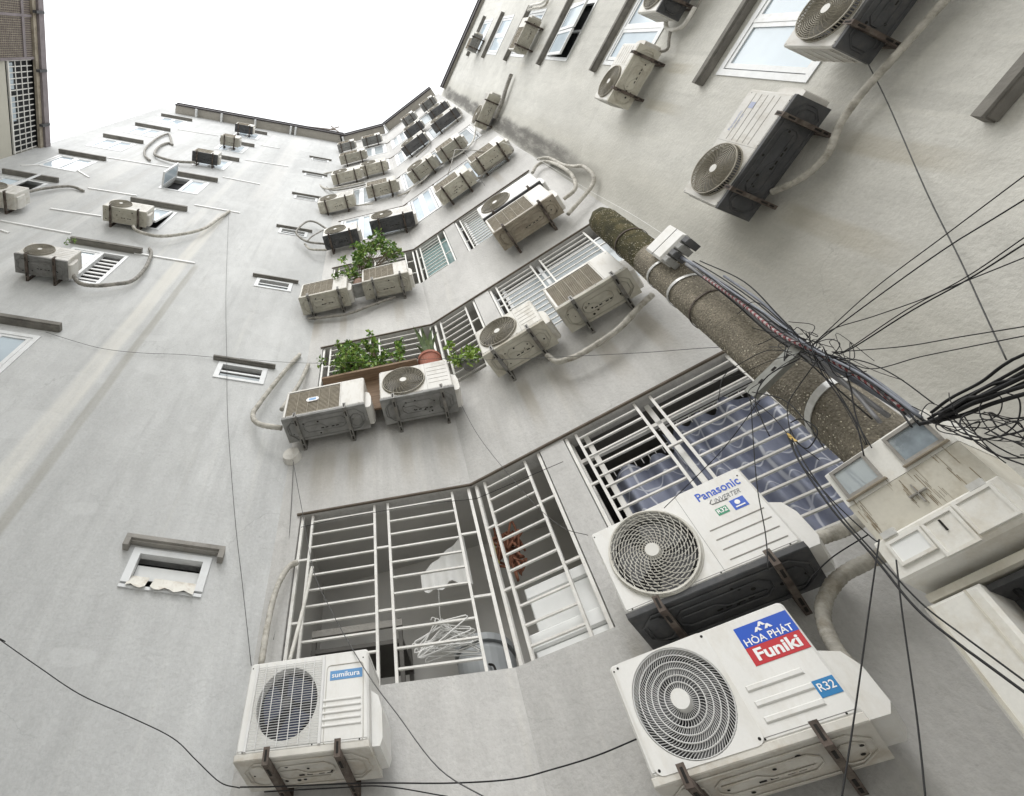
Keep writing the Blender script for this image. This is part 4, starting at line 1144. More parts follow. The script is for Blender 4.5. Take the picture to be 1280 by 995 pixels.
pipe('C2', [(0.372, -0.28, 3.347), (0.482, -0.22, 3.378), (0.596, -0.16, 3.413), (0.705, -0.1, 3.48)], .03, 'tape', 'short dirty pipe stub at the right of the swirled fan unit')
pipe('C2', [(0.748, -0.12, 3.254), (0.643, -0.146, 3.258), (0.527, -0.171, 3.241), (0.394, -0.197, 3.212), (0.283, -0.223, 3.146), (0.208, -0.249, 3.055), (0.172, -0.274, 2.927), (0.182, -0.3, 2.78)], .030, 'tape_b', 'thick dirty wrapped pipe curving behind the nearest unit')
pipe('C2', [(0.247, -0.1, 11.828), (0.35, -0.1, 11.563), (0.475, -0.1, 11.636), (1.098, -0.1, 11.723), (1.131, -0.1, 12.206)], .022, 'tape_d', 'dark pipe linking the two beige units above the stacked pair')
pipe('C2', [(-1.058, -0.08, 14.103), (-0.645, -0.08, 14.038), (-0.262, -0.08, 14.295), (0.365, -0.08, 14.001), (0.736, -0.08, 14.19), (0.999, -0.08, 14.967), (1.162, -0.08, 16.129)], .020, 'tape_w', 'white pipe under the row of beige units rising to a hanging end')
pipe('C2', [(1.185, -0.12, 18.777), (1.168, -0.12, 17.805), (1.052, -0.12, 17.084), (0.899, -0.12, 17.127), (0.465, -0.12, 16.964)], .022, 'tape_d', 'dark pipe loop at the end of a charcoal unit')
pipe('C2', [(-0.141, -0.1, 18.901), (-0.027, -0.1, 17.681), (-0.108, -0.1, 16.872), (-0.591, -0.1, 16.514)], .022, 'tape_d', 'dark pipe hooking below the lowest charcoal unit')
pipe('R', [(0.184, -0.1, 5.675), (0.245, -0.1, 5.602), (0.301, -0.1, 5.546), (0.419, -0.1, 5.473), (0.555, -0.1, 5.453), (0.666, -0.1, 5.492), (0.796, -0.1, 5.536), (1.002, -0.1, 5.54), (1.32, -0.1, 5.491), (1.689, -0.1, 5.438)], .026, 'tape', 'long cream wrapped pipe climbing the right wall from the black-based unit')
pipe('R', [(1.749, -0.1, 8.427), (1.564, -0.1, 8.435), (1.501, -0.1, 8.555), (1.515, -0.1, 8.764), (1.596, -0.1, 8.901)], .025, 'tape_w', 'white pipe hooking down from the unit at the top edge')
pipe('R', [(1.494, -0.1, 8.673), (1.379, -0.1, 8.58), (1.275, -0.1, 8.492), (1.24, -0.1, 8.646), (1.261, -0.1, 8.91)], .018, 'tape_d', 'dark pipe joining the white hook to the beige bracketed unit')
pipe('R', [(1.836, -0.08, 8.433), (1.623, -0.08, 8.43), (1.518, -0.08, 8.552)], .012, 'tape_d', 'thin dark pipe beside the white hook', group=None)
pipe('R', [(2.134, -0.1, 15.833), (2.221, -0.1, 15.757), (2.225, -0.1, 15.256), (2.238, -0.1, 14.92), (2.334, -0.1, 14.626)], .030, 'tape_w', 'white pipe above the beige unit near the tilted open window')
pipe('R', [(2.085, -0.15, 15.633), (2.112, -0.15, 15.165), (2.1, -0.15, 14.667), (2.133, -0.15, 14.383), (2.263, -0.15, 14.375)], .026, 'tape', 'second cream pipe above the beige unit near the tilted open window')
pipe('R', [(0.634, -0.1, 14.629), (0.489, -0.1, 14.572), (0.282, -0.1, 14.47), (-0.01, -0.1, 14.276), (-0.369, -0.1, 14.259)], .045, 'tape_d', 'black conduit rising beside the unit at the mould patch')
pipe('L', [(-3.672, -0.16, 8.572), (-3.488, -0.141, 8.385), (-3.281, -0.123, 8.409), (-3.049, -0.104, 8.596), (-2.891, -0.086, 8.829), (-2.901, -0.067, 9.361), (-3.022, -0.049, 9.959), (-3.146, -0.03, 10.222)], .030, 'tape_d', 'grey wrapped pipe curving from the patterned unit up to the hood')
pipe('L', [(-3.646, -0.2, 10.732), (-3.497, -0.172, 10.595), (-3.132, -0.143, 10.596), (-2.808, -0.115, 10.945), (-2.536, -0.087, 11.509), (-2.432, -0.058, 12.323), (-2.361, -0.03, 12.99)], .030, 'tape', 'long cream pipe sagging right from the beige round-cornered unit')
pipe('L', [(-4.138, -0.12, 16.402), (-4.416, -0.107, 16.28), (-4.736, -0.094, 16.231), (-5.259, -0.081, 16.51), (-5.476, -0.069, 16.977), (-5.644, -0.056, 17.868), (-5.612, -0.043, 18.502), (-5.436, -0.03, 18.434)], .038, 'tape_d', 'inner long grey pipe trailing left from the dark high unit')
pipe('L', [(-5.272, -0.05, 16.024), (-5.596, -0.05, 16.504), (-5.873, -0.05, 17.335), (-6.074, -0.05, 18.73), (-6.085, -0.05, 19.665), (-5.954, -0.05, 19.676), (-5.428, -0.05, 18.329)], .032, 'tape_d', 'outer curled grey pipe left of the dark high unit')
pipe('L', [(-6.169, -0.15, 11.02), (-6.215, -0.12, 11.499), (-6.101, -0.09, 12.193), (-5.806, -0.06, 12.72), (-5.465, -0.03, 12.655)], .030, 'tape_d', 'grey pipe running right from the unit at the left edge')

# ------------------------------------------------------------------ concrete utility pole
PA, PB_ = Vector((2.36, 1.506, 3.431)), Vector((2.396, 1.449, 6.465))
axis = (PB_ - PA).normalized()
base_p = PA - axis * (PA.z / axis.z)
Lp = (PB_ - base_p).length
pole_m = Matrix.Translation(base_p) @ axis.to_track_quat('Z', 'Y').to_matrix().to_4x4()
pole = tag(empty('utility_pole', mat=pole_m), 'mossy concrete utility pole leaning up to a broken top in front of the facade', 'utility pole')
def pr(z): return .172 - .040 * z / Lp
b = MB(); NZ, NA = 90, 36; rnd = random.Random(3)
for j in range(NZ + 1):
    z = Lp * j / NZ
    for k in range(NA):
        a = 2 * PI * k / NA
        rr = pr(z) * (1 + rnd.uniform(-.012, .012)) if j < NZ else pr(z) * .92
        zz = z if j < NZ else z + rnd.uniform(-.03, .02)
        b.v.append((rr * math.cos(a), rr * math.sin(a), zz))
for j in range(NZ):
    b.cur = 1 if j > NZ * .84 else 0
    for k in range(NA):
        k2 = (k + 1) % NA
        b.face((j * NA + k, j * NA + k2, (j + 1) * NA + k2, (j + 1) * NA + k))
b.face([NZ * NA + k for k in range(NA)])
b.build('shaft', [M['pole'], M['moss']], pole, smooth=True)
sp = MB(); rnd = random.Random(5)           # exposed pebbles
cl_ = [(Lp * rnd.uniform(.28, .98), rnd.uniform(0, 2 * PI), rnd.uniform(.06, .35), rnd.uniform(.2, .8)) for _ in range(110)]
for k in range(5600):
    cc_ = rnd.choice(cl_)
    z = min(Lp * .985, max(.3, rnd.gauss(cc_[0], cc_[2]))); a = rnd.gauss(cc_[1], cc_[3]); rr = pr(z) * 1.004; q = rnd.uniform(.002, .0062)
    c_ = Vector((rr * math.cos(a), rr * math.sin(a), z)); t1 = Vector((-math.sin(a), math.cos(a), 0)); t2 = Vector((0, 0, 1)); nn = Vector((math.cos(a), math.sin(a), 0))
    i = len(sp.v); ro = rnd.uniform(0, PI)
    d1 = (t1 * math.cos(ro) + t2 * math.sin(ro)) * q; d2 = (t2 * math.cos(ro) - t1 * math.sin(ro)) * q * rnd.uniform(.4, .9)
    sp.v += [tuple(c_ + d1), tuple(c_ + d2), tuple(c_ - d1), tuple(c_ - d2), tuple(c_ + nn * .0025)]
    for q_ in range(4): sp.face((i + q_, i + (q_ + 1) % 4, i + 4))
tag(sp.build('exposed_pebbles', nmat('pebble_pale', (.66, .61, .49), .55, .5, 30), pole), kind='stuff')
def band(z, wd, mat, tilt=.0):
    bb = MB(); n = 36; i = 0
    for zz, rr in ((z - wd, pr(z) + .004), (z - wd, pr(z) + .009), (z + wd, pr(z) + .009), (z + wd, pr(z) + .004)):
        for k in range(n):
            a = 2 * PI * k / n; bb.v.append((rr * math.cos(a), rr * math.sin(a), zz + tilt * math.sin(a)))
    for q_ in range(3):
        for k in range(n):
            k2 = (k + 1) % n; bb.face((q_ * n + k, q_ * n + k2, (q_ + 1) * n + k2, (q_ + 1) * n + k))
    bb.build('clamp_band', M[mat], pole)
def pz(px_pt): return (pole_m.inverted() @ Vector(px_pt)).z
band(pz((2.236, 1.384, 5.178)), .012, 'clamp', .04); band(pz((2.23, 1.395, 4.882)), .012, 'clamp', .03)
band(pz((2.218, 1.413, 3.607)), .018, 'clamp', -.05); band(pz((2.242, 1.375, 5.804)), .006, 'rust')
band(pz((2.225, 1.402, 4.619)), .006, 'rust')
# galvanised channel strapped across the pole
ca, cb = Vector((2.197, 1.235, 3.762)), Vector((2.018, 1.51, 3.721))
dx = (cb - ca).normalized(); ny = (axis - dx * axis.dot(dx)).normalized(); nz = dx.cross(ny)
cm = Matrix(((dx.x, ny.x, nz.x, ca.x), (dx.y, ny.y, nz.y, ca.y), (dx.z, ny.z, nz.z, ca.z), (0, 0, 0, 1)))
Lc = (cb - ca).length
q = MB(); q.box(0, Lc, -.03, .03, -.003, .003); q.box(0, Lc, -.03, -.025, .003, .03); q.box(0, Lc, .025, .03, .003, .03)
ch = q.build('steel_channel', nmat('channel_steel', (.25, .255, .235), .5, .2, 10, (.10, .085, .06), .6, 7, metal=.3)); ch.matrix_world = cm
tag(ch, 'galvanised steel channel strapped across the concrete pole at the wire tangle', 'bracket')
for k in range(3):
    for za in (-.0045, .0032):
        MB().box(Lc * (.25 + .25 * k) - .013, Lc * (.25 + .25 * k) + .013, -.006, .006, za, za + .0013).build('slot', M['slot'], ch)

# ------------------------------------------------------------------ telecom box near the pole top
tbp = Vector((2.306, 1.243, 5.152))
tb = tag(empty('junction_box', loc=tbp, rz=R_(-58)), 'white plastic telecom box beside the upper pole with black closures under it', 'junction box')
MB().cbox(-.12, .12, -.06, .06, -.10, .12, .015).build('cover', M['ac_new'], tb)
for k in range(4): MB().cbox(-.11 + .058 * k, -.062 + .058 * k, -.055, .05, -.16 - .01 * (k % 2), -.102, .008).build('closure', M['pan_dark' if k % 2 else 'pan_grey'], tb)
MB().box(-.119, .119, -.0615, -.0595, .005, .009).build('seam', M['slot'], tb)

# ------------------------------------------------------------------ meter box on the pole
BW, BU, BN, BO = Vector((0.34, -0.927, -0.159)), Vector((0.091, -0.136, 0.986)), Vector((0.936, 0.35, -0.038)), Vector((2.028, 1.375, 2.939))
bm4 = Matrix(((BW.x, BN.x, BU.x, BO.x), (BW.y, BN.y, BU.y, BO.y), (BW.z, BN.z, BU.z, BO.z), (0, 0, 0, 1)))
mb = tag(empty('meter_box', mat=bm4), 'stained cream electricity meter box with four small windows strapped to the pole', 'meter box')
# housing: outline in y-z swept along x
def sweep_x(bd, prof, x0, x1):
    i = len(bd.v); n = len(prof)
    bd.v += [(x0, p[0], p[1]) for p in prof] + [(x1, p[0], p[1]) for p in prof]
    bd.face([i + k for k in range(n)]); bd.face([i + n + k for k in reversed(range(n))])
    for k in range(n):
        j = (k + 1) % n; bd.face((i + k, i + j, i + n + j, i + n + k))
q = MB(); sweep_x(q, [(.20, .225), (.01, .228), (.0, .218), (.0, .075), (.20, .075)], -.2, .232); q.build('upper_lid', M['box'], mb)
q = MB(); sweep_x(q, [(.20, .074), (.001, .074), (.022, -.074), (.20, -.074)], -.198, .230); q.build('band', M['box_stain'], mb)
q = MB(); sweep_x(q, [(.20, -.078), (-.012, -.078), (-.018, -.086), (-.018, -.208), (-.010, -.216), (.20, -.25)], -.2, .235); lid = q.build('lower_lid', M['box'], mb)
q = MB(); q.box(-.19, .225, .03, .195, -.275, -.252); q.build('underside', M['box_stain'], mb)
for (xa, xb, za, zb_, nm) in ((-.165, -.040, .105, .200, 'upper'), (.068, .195, .103, .197, 'upper')):
    q = MB(); t = .012
    q.box(xa - t, xb + t, -.010, -.0015, za - t, za); q.box(xa - t, xb + t, -.010, -.0015, zb_, zb_ + t); q.box(xa - t, xa, -.010, -.0015, za, zb_); q.box(xb, xb + t, -.010, -.0015, za, zb_)
    wf = q.build('meter_window', M['hood_top'], mb)
    MB().box(xa, xb, -.004, -.002, za, zb_).build('pane', M['clear'] if xa < 0 else M['meter'], wf)
    MB().box(xa - .02, xb + .02, -.0135, -.0018, za - t - .006, za - t - .001).build('rubber_edge', M['pan_brown'], wf)
for (xa, xb, za, zb_, gl) in ((-.155, -.050, -.172, -.110, True), (-.024, .066, -.205, -.105, False), (.092, .20, -.19, -.10, False)):
    q = MB(); t = .010
    q.box(xa - t, xb + t, -.026, -.0185, za - t, za); q.box(xa - t, xb + t, -.026, -.0185, zb_, zb_ + t); q.box(xa - t, xa, -.026, -.0185, za, zb_); q.box(xb, xb + t, -.026, -.0185, za, zb_)
    wf = q.build('meter_window', M['box'], mb)
    MB().box(xa, xb, -.0215, -.0190, za, zb_).build('pane', M['foam'] if gl else M['box'], wf)
for x in (-.135, .175):
    q = MB().box(x - .025, x + .025, -.024, -.012, -.088, -.066); q.build('hinge', M['clamp'], mb)
# embossed ring with a cross on the band
q = MB().tube([(.02 + .045 * math.cos(2 * PI * k / 28), .004 + .012 - .001 * math.sin(2 * PI * k / 28) * 6, .003 + .045 * math.sin(2 * PI * k / 28)) for k in range(28)], .0035, 5, closed=True)
q.box(-.012, .052, .003, .012, .001, .005); q.box(.018, .022, .003, .012, -.03, .036)
q.build('emblem', M['hood_top'], mb)
q = MB(); rnd = random.Random(11)           # rusty drips with their own shape
for k in range(48):
    x = rnd.choice((-.17, -.165, -.04, .0, .03, .055, .075, .14, .19)) + rnd.uniform(-.012, .012)
    z1_ = rnd.uniform(-.02, .09); L_ = rnd.uniform(.02, .075); w_ = rnd.uniform(.0006, .0016)
    z0_ = max(-.072, z1_ - L_)
    y_ = lambda z: (.001 + (.074 - z) / .148 * .021 if z < .074 else 0) - .0012
    q.quad((x - w_, y_(z0_), z0_), (x + w_ * .4, y_(z0_), z0_), (x + w_, y_(z1_), z1_), (x - w_, y_(z1_), z1_))
tag(q.build('rust_drips', M['drip'], mb), kind='stuff')
q = MB().box(.018, .024, -.0265, -.0205, -.15, -.115); q.build('latch', M['slot'], mb)
# cream duct panel below and charcoal sheets whose colour stands for the gap's shade
pn = tag(empty('cable_duct', mat=bm4 @ Matrix.Translation((0, 0, -.28))), 'cream sheet metal cable duct below the meter box with dark open side', 'cable duct')
q = MB().cbox(-.215, -.035, .015, .19, -2.4, -.004, .012); q.build('front_panel', M['box'], pn)
MB().box(-.20, -.19, .012, .0148, -2.4, -.01).build('seam', M['box_stain'], pn)
MB().box(-.080, -.072, .0125, .0148, -2.4, -.01).build('seam', M['box_stain'], pn)
MB().box(-.034, .60, .15, .19, -2.4, -.004).build('gap_shade_back', M['pan_dark'], pn)
MB().box(-.034, .60, .05, .149, -.02, -.004).build('gap_shade_top', M['pan_dark'], pn)
q = MB()
for k in range(7):
    x = .01 + .05 * k; q.tube([(x, .10 + .012 * (k % 3), -.02), (x + .03, .09, -.5), (x - .01, .11, -1.2), (x + .02, .1, -2.3)], .011, 6)
q.build('cables', M['black'], pn)

# ------------------------------------------------------------------ cables
CABN = 0
def cable(pts, r, mat, label, sub=6, n=5, group=None, name='cable'):
    if 'right edge' in label or group == 'black cables of the heavy bundle' or 'lower right' in label:   # the line runs on past the frame
        a_, b_ = Vector(pts[-2]), Vector(pts[-1]); pts = list(pts) + [tuple(b_ + (b_ - a_).normalized() * q_) for q_ in (1.2, 3.0)]
    P = catmull(pts, sub)
    o = MB().tube(P, r * (1 if mat in ('tape_d', 'blue_c', 'grey_c', 'stripe') else .48), n).build(name, M[mat], None, smooth=True, fix=False)
    return tag(o, label, 'cable', group)
def sag(a, b, d, n=8):
    A, B = Vector(a), Vector(b)
    return [tuple(A.lerp(B, t / n) + Vector((0, 0, -d * 4 * (t / n) * (1 - t / n)))) for t in range(n + 1)]
J = (2.142, 1.19, 3.653)
J2 = (2.159, 1.158, 3.563)
cable([J] + [(2.331, 0.903, 3.686), (2.327, 0.586, 3.52), (2.279, 0.308, 3.34)], .0045, 'black', 'topmost straight black wire fanning from the pole tangle to the right edge')
cable([J] + [(2.317, 0.938, 3.652), (2.315, 0.631, 3.486), (2.268, 0.381, 3.295)], .0055, 'black', 'second black wire of the upper fan from the pole to the right edge')
cable([J] + [(2.24, 1.11, 3.688), (2.249, 0.972, 3.557), (2.254, 0.824, 3.422), (2.235, 0.728, 3.333), (2.234, 0.548, 3.181)], .0045, 'black', 'black wire of the fan that bends flat midway to the right edge')
cable([J2] + [(2.22, 1.15, 3.568), (2.263, 0.895, 3.463), (2.266, 0.682, 3.329), (2.247, 0.491, 3.221)], .0045, 'black', 'upper one of two close wires in the middle of the fan')
cable([J2] + [(2.222, 1.145, 3.56), (2.269, 0.88, 3.443), (2.265, 0.687, 3.319), (2.243, 0.509, 3.208)], .006, 'black', 'lower thicker one of two close wires in the middle of the fan')
cable([J2] + [(2.221, 1.147, 3.558), (2.217, 1.002, 3.36), (2.203, 0.865, 3.199), (2.18, 0.735, 3.041)], .0045, 'black', 'almost level black wire from the tangle to the right edge')
cable([J2] + [(2.214, 1.16, 3.437), (2.215, 1.007, 3.29), (2.196, 0.882, 3.156), (2.171, 0.759, 3.021)], .0045, 'black', 'lowest level black wire from the tangle to the right edge')
# heavy bundle to the right of the meter box
BUN = [[(2.066, 1.121, 3.047), (2.077, 1.016, 3.012), (2.078, 0.925, 2.967), (2.093, 0.792, 2.915), (2.084, 0.704, 2.871)], [(2.081, 1.114, 3.032), (2.081, 1.027, 2.999), (2.08, 0.935, 2.954), (2.089, 0.808, 2.904), (2.077, 0.726, 2.854)],
       [(2.066, 1.099, 3.042), (2.059, 1.036, 3.0), (2.078, 0.913, 2.959), (2.077, 0.825, 2.885), (2.068, 0.75, 2.835)], [(2.061, 1.086, 3.018), (2.071, 0.995, 2.992), (2.06, 0.942, 2.946), (2.078, 0.817, 2.89), (2.073, 0.737, 2.845)],
       [(2.075, 1.124, 3.027), (2.086, 1.015, 2.984), (2.076, 0.944, 2.936), (2.079, 0.835, 2.882), (2.064, 0.763, 2.825)], [(2.061, 1.128, 3.039), (2.065, 1.041, 2.99), (2.061, 0.962, 2.947), (2.072, 0.845, 2.871), (2.058, 0.777, 2.813)],
       [(2.077, 1.1, 3.058), (2.076, 1.018, 3.031), (2.081, 0.92, 2.987), (2.082, 0.818, 2.954), (2.091, 0.685, 2.886)], [(2.07, 1.155, 3.064), (2.076, 1.053, 2.981), (2.073, 0.961, 2.926), (2.069, 0.865, 2.858), (2.051, 0.795, 2.799)]]
for k, p_ in enumerate(BUN):
    cable(p_, .014 if k % 2 else .010, 'black', 'black cable in the heavy bundle right of the meter box', group='black cables of the heavy bundle')
LOOPS = [[(2.07, 1.091, 3.011), (2.072, 1.06, 2.948), (2.09, 0.995, 2.91), (2.1, 0.942, 2.931), (2.085, 0.944, 2.95), (2.05, 0.987, 2.929), (2.023, 1.015, 2.852), (2.02, 0.991, 2.754)], [(2.069, 1.072, 3.005), (2.044, 1.084, 2.935), (2.047, 1.045, 2.859), (2.064, 0.973, 2.843), (2.076, 0.908, 2.877), (2.061, 0.902, 2.907)],
         [(2.07, 1.07, 2.993), (2.023, 1.074, 2.846), (1.999, 1.032, 2.715)], [(2.064, 1.08, 2.956), (2.052, 1.016, 2.878), (2.051, 0.926, 2.813)], [(2.072, 1.044, 2.969), (2.038, 1.059, 2.886), (2.011, 1.061, 2.796), (2.01, 1.011, 2.735)],
         [(2.052, 1.104, 2.991), (2.035, 1.079, 2.891), (2.036, 1.019, 2.839), (2.04, 0.95, 2.791)]]
for k, p_ in enumerate(LOOPS):
    cable(p_, .0035 + .001 * (k % 3), 'black', 'loose black loop of wire dangling under the heavy bundle', group='loose loops right of the meter box')
# trunk cables along the pole
TR_ = [('blue_c', [(2.296, 1.262, 4.976), (2.28, 1.242, 4.524), (2.246, 1.253, 4.045), (2.217, 1.255, 3.753), (2.202, 1.234, 3.49), (2.187, 1.212, 3.188)], .012, 'thick blue-grey trunk cable along the upper side of the pole'),
       ('stripe', [(2.199, 1.231, 4.562), (2.18, 1.224, 4.19), (2.154, 1.229, 3.841), (2.15, 1.196, 3.622), (2.139, 1.173, 3.368), (2.117, 1.173, 3.173)], .0085, 'red and white spiral wrapped cable along the pole'),
       ('grey_c', [(2.253, 1.257, 4.842), (2.232, 1.261, 4.398), (2.207, 1.274, 3.99), (2.192, 1.267, 3.74), (2.178, 1.26, 3.49), (2.162, 1.255, 3.241)], .011, 'grey trunk cable next to the striped one on the pole side'),
       ('black', [(2.319, 1.22, 4.817), (2.314, 1.177, 4.385), (2.268, 1.213, 4.008), (2.231, 1.231, 3.758), (2.221, 1.199, 3.489), (2.195, 1.196, 3.189)], .008, 'black trunk cable bowing out along the pole'),
       ('blue_c', [(2.337, 1.227, 4.585), (2.309, 1.221, 4.218), (2.27, 1.234, 3.942), (2.237, 1.236, 3.753), (2.227, 1.196, 3.437), (2.197, 1.194, 3.176)], .008, 'thin blue-grey cable outermost along the pole'),
       ('black', [(2.23, 1.256, 4.782), (2.214, 1.261, 4.331), (2.189, 1.281, 3.949), (2.179, 1.274, 3.707), (2.159, 1.284, 3.498), (2.139, 1.294, 3.268)], .007, 'black cable lowest along the pole face')]
TR_ += [('black', [(2.202, 1.185, 4.714), (2.193, 1.17, 4.423), (2.177, 1.17, 4.064), (2.152, 1.186, 3.78), (2.139, 1.18, 3.636), (2.13, 1.167, 3.471), (2.12, 1.156, 3.281), (2.103, 1.156, 3.068)], .008, 'wavy black cable in front of the trunk cables on the pole'),
        ('black', [(2.194, 1.199, 4.588), (2.173, 1.208, 4.28), (2.163, 1.195, 4.018), (2.147, 1.196, 3.736), (2.14, 1.178, 3.592), (2.141, 1.145, 3.463), (2.122, 1.151, 3.243), (2.094, 1.173, 3.079)], .007, 'black cable crossing under the wavy one on the pole'),
        ('black', [(2.187, 1.191, 4.401), (2.174, 1.184, 4.169), (2.15, 1.199, 3.868), (2.139, 1.189, 3.68), (2.122, 1.19, 3.467), (2.123, 1.158, 3.372), (2.101, 1.169, 3.185), (2.075, 1.186, 3.084)], .007, 'thin black cable weaving over the striped cable'),
        ('blue_c', [(2.196, 1.194, 4.737), (2.174, 1.193, 4.248), (2.157, 1.182, 3.921), (2.133, 1.185, 3.645), (2.128, 1.152, 3.365), (2.106, 1.151, 3.097)], .006, 'thin blue-grey cable over the trunk cables on the pole'),
        ('grey_c', [(2.258, 1.227, 4.771), (2.239, 1.22, 4.356), (2.208, 1.235, 3.972), (2.19, 1.226, 3.717), (2.183, 1.198, 3.461), (2.162, 1.195, 3.184)], .010, 'pale grey cable strapped over the trunk cables on the pole'),
        ('black', [(2.243, 1.234, 4.705), (2.219, 1.236, 4.28), (2.189, 1.248, 3.909), (2.18, 1.225, 3.685), (2.171, 1.198, 3.423), (2.148, 1.199, 3.18)], .009, 'thick black cable lying over the striped cable on the pole'),
        ('grey_c', [(2.231, 1.236, 4.528), (2.2, 1.25, 4.107), (2.181, 1.242, 3.817), (2.167, 1.226, 3.658), (2.138, 1.236, 3.405), (2.1, 1.261, 3.205)], .008, 'slim grey cable nearest the viewer on the pole')]
for mt, p_, r_, lb in TR_: cable(p_, r_, mt, lb, n=8)
# tangle around the channel
TG = [[(2.138, 1.196, 3.705), (2.133, 1.205, 3.635), (2.156, 1.163, 3.625), (2.161, 1.155, 3.668), (2.131, 1.209, 3.669), (2.133, 1.206, 3.596), (2.156, 1.163, 3.584)], [(2.115, 1.217, 3.624), (2.118, 1.212, 3.564), (2.145, 1.163, 3.543), (2.171, 1.113, 3.558), (2.168, 1.12, 3.611), (2.142, 1.168, 3.646)],
      [(2.162, 1.215, 3.653), (2.122, 1.254, 3.512), (2.091, 1.277, 3.367), (2.057, 1.303, 3.243), (2.004, 1.357, 3.117)], [(2.162, 1.214, 3.639), (2.116, 1.255, 3.477), (2.072, 1.288, 3.316), (2.023, 1.328, 3.147)], [(2.159, 1.221, 3.621), (2.116, 1.254, 3.452), (2.07, 1.292, 3.279), (2.026, 1.323, 3.125)],
      [(2.183, 1.176, 3.54), (2.135, 1.222, 3.408), (2.074, 1.286, 3.272), (2.025, 1.325, 3.144)], [(2.142, 1.21, 3.644), (2.092, 1.285, 3.673), (2.004, 1.409, 3.673), (1.956, 1.467, 3.658), (1.927, 1.497, 3.525)], [(2.137, 1.259, 3.721), (2.097, 1.305, 3.806), (2.027, 1.394, 3.835), (1.951, 1.482, 3.829), (1.879, 1.556, 3.72)],
      [(2.118, 1.251, 3.65), (2.03, 1.371, 3.675), (1.956, 1.459, 3.61), (1.918, 1.492, 3.494), (1.893, 1.508, 3.397)], [(2.152, 1.232, 3.68), (2.084, 1.345, 3.765), (1.998, 1.469, 3.813), (1.917, 1.573, 3.898)], [(2.12, 1.207, 3.57), (2.047, 1.31, 3.524), (1.984, 1.386, 3.473), (1.94, 1.429, 3.386), (1.897, 1.47, 3.279)],
      [(2.16, 1.178, 3.554), (2.168, 1.12, 3.427), (2.158, 1.095, 3.284), (2.135, 1.096, 3.107)], [(2.173, 1.153, 3.556), (2.154, 1.124, 3.372), (2.141, 1.085, 3.237)], [(1.979, 1.494, 3.678), (1.962, 1.473, 3.497), (1.933, 1.467, 3.338), (1.918, 1.443, 3.182)],
      [(1.995, 1.473, 3.683), (2.012, 1.403, 3.528), (1.984, 1.397, 3.351), (1.945, 1.406, 3.211)]]
for k, p_ in enumerate(TG):
    cable(p_, .0032 + .0012 * (k % 3), 'black', 'thin black wire tangled around the steel channel on the pole', group='tangled wires at the pole')
rnd = random.Random(77)
Jv = Vector(J)
for k in range(16):
    a = rnd.uniform(0, 2 * PI); L_ = rnd.uniform(.10, .34); c0 = Jv + Vector((rnd.gauss(0, .04), rnd.gauss(0, .02), rnd.gauss(0, .05)))
    P_ = [c0 + Vector((math.cos(a + rnd.gauss(0, .8)) * L_ * q / 4 * .7, rnd.gauss(-.02, .02), math.sin(a + rnd.gauss(0, .8)) * L_ * q / 4)) for q in range(5)]
    cable([tuple(p) for p in P_], rnd.uniform(.003, .005), 'black', 'stray black wire end sticking out of the tangle at the steel channel', group='stray wire ends at the pole')
Kv = Vector((2.066, 1.012, 2.929))
for k in range(9):
    c0 = Kv + Vector((rnd.gauss(0, .08), 0, rnd.gauss(-.03, .05))); r0 = rnd.uniform(.05, .13); a0 = rnd.uniform(0, 6)
    P_ = [c0 + Vector((math.cos(a0 + q * .8) * r0, rnd.gauss(0, .02), math.sin(a0 + q * .8) * r0 * .8 - q * .012)) for q in range(8)]
    cable([tuple(p) for p in P_], rnd.uniform(.003, .005), 'black', 'loose black loop of wire dangling under the heavy bundle', group='loose loops right of the meter box')
cable([(1.938, 1.416, 3.38), (1.961, 1.383, 3.364), (1.965, 1.377, 3.285), (1.921, 1.439, 3.246), (1.914, 1.448, 3.294), (1.926, 1.431, 3.357)], .0055, 'black', 'small black wire coil hanging beside the pole before the lavender curtain')
lf = MB().quad((0, 0, 0), (.022, 0, .006), (.024, .004, .042), (.002, .002, .036)); lf.quad((.001, -.002, .034), (.024, .002, .039), (.02, .001, .055), (.007, -.001, .052))
lo = lf.build('paper_scrap', M['tag_o']); lo.location = (1.893, 1.443, 3.287); tag(lo, 'yellow scrap caught in the small wire coil beside the pole', 'scrap')
cable([(1.909, 1.454, 3.336), (1.83, 1.447, 3.166), (1.754, 1.436, 2.92), (1.694, 1.404, 2.699), (1.632, 1.374, 2.515), (1.59, 1.32, 2.376), (1.557, 1.255, 2.223)], .008, 'black', 'thick black cable dropping from the coil past the meter box to the lower right')
cable([(1.896, 1.439, 3.302), (1.822, 1.431, 3.131), (1.748, 1.421, 2.886), (1.692, 1.39, 2.694), (1.639, 1.355, 2.516), (1.601, 1.302, 2.387), (1.568, 1.242, 2.238)], .0055, 'black', 'second black cable beside the thick one dropping to the lower right')
cable([(1.842, 1.459, 2.818), (1.706, 1.543, 2.654), (1.495, 1.682, 2.395), (1.335, 1.749, 2.216)], .0048, 'black', 'black cable hanging from the corner of the meter box in front of the nearest unit')
cable([(1.844, 1.473, 2.75), (1.736, 1.519, 2.588), (1.593, 1.594, 2.356), (1.469, 1.638, 2.179)], .0048, 'black', 'black cable hanging just right of the one at the meter box corner')
cable([(1.969, 1.474, 3.656), (1.84, 1.572, 3.389), (1.74, 1.623, 3.19), (1.65, 1.659, 2.994), (1.571, 1.68, 2.856)], .0045, 'black', 'thin wire hanging in front of the unit with swirled fan')
cable([(2.009, 1.487, 3.639), (1.933, 1.788, 3.636), (1.845, 2.061, 3.655), (1.799, 2.275, 3.693)], .004, 'black', 'slanting wire from the channel across the curtained window')
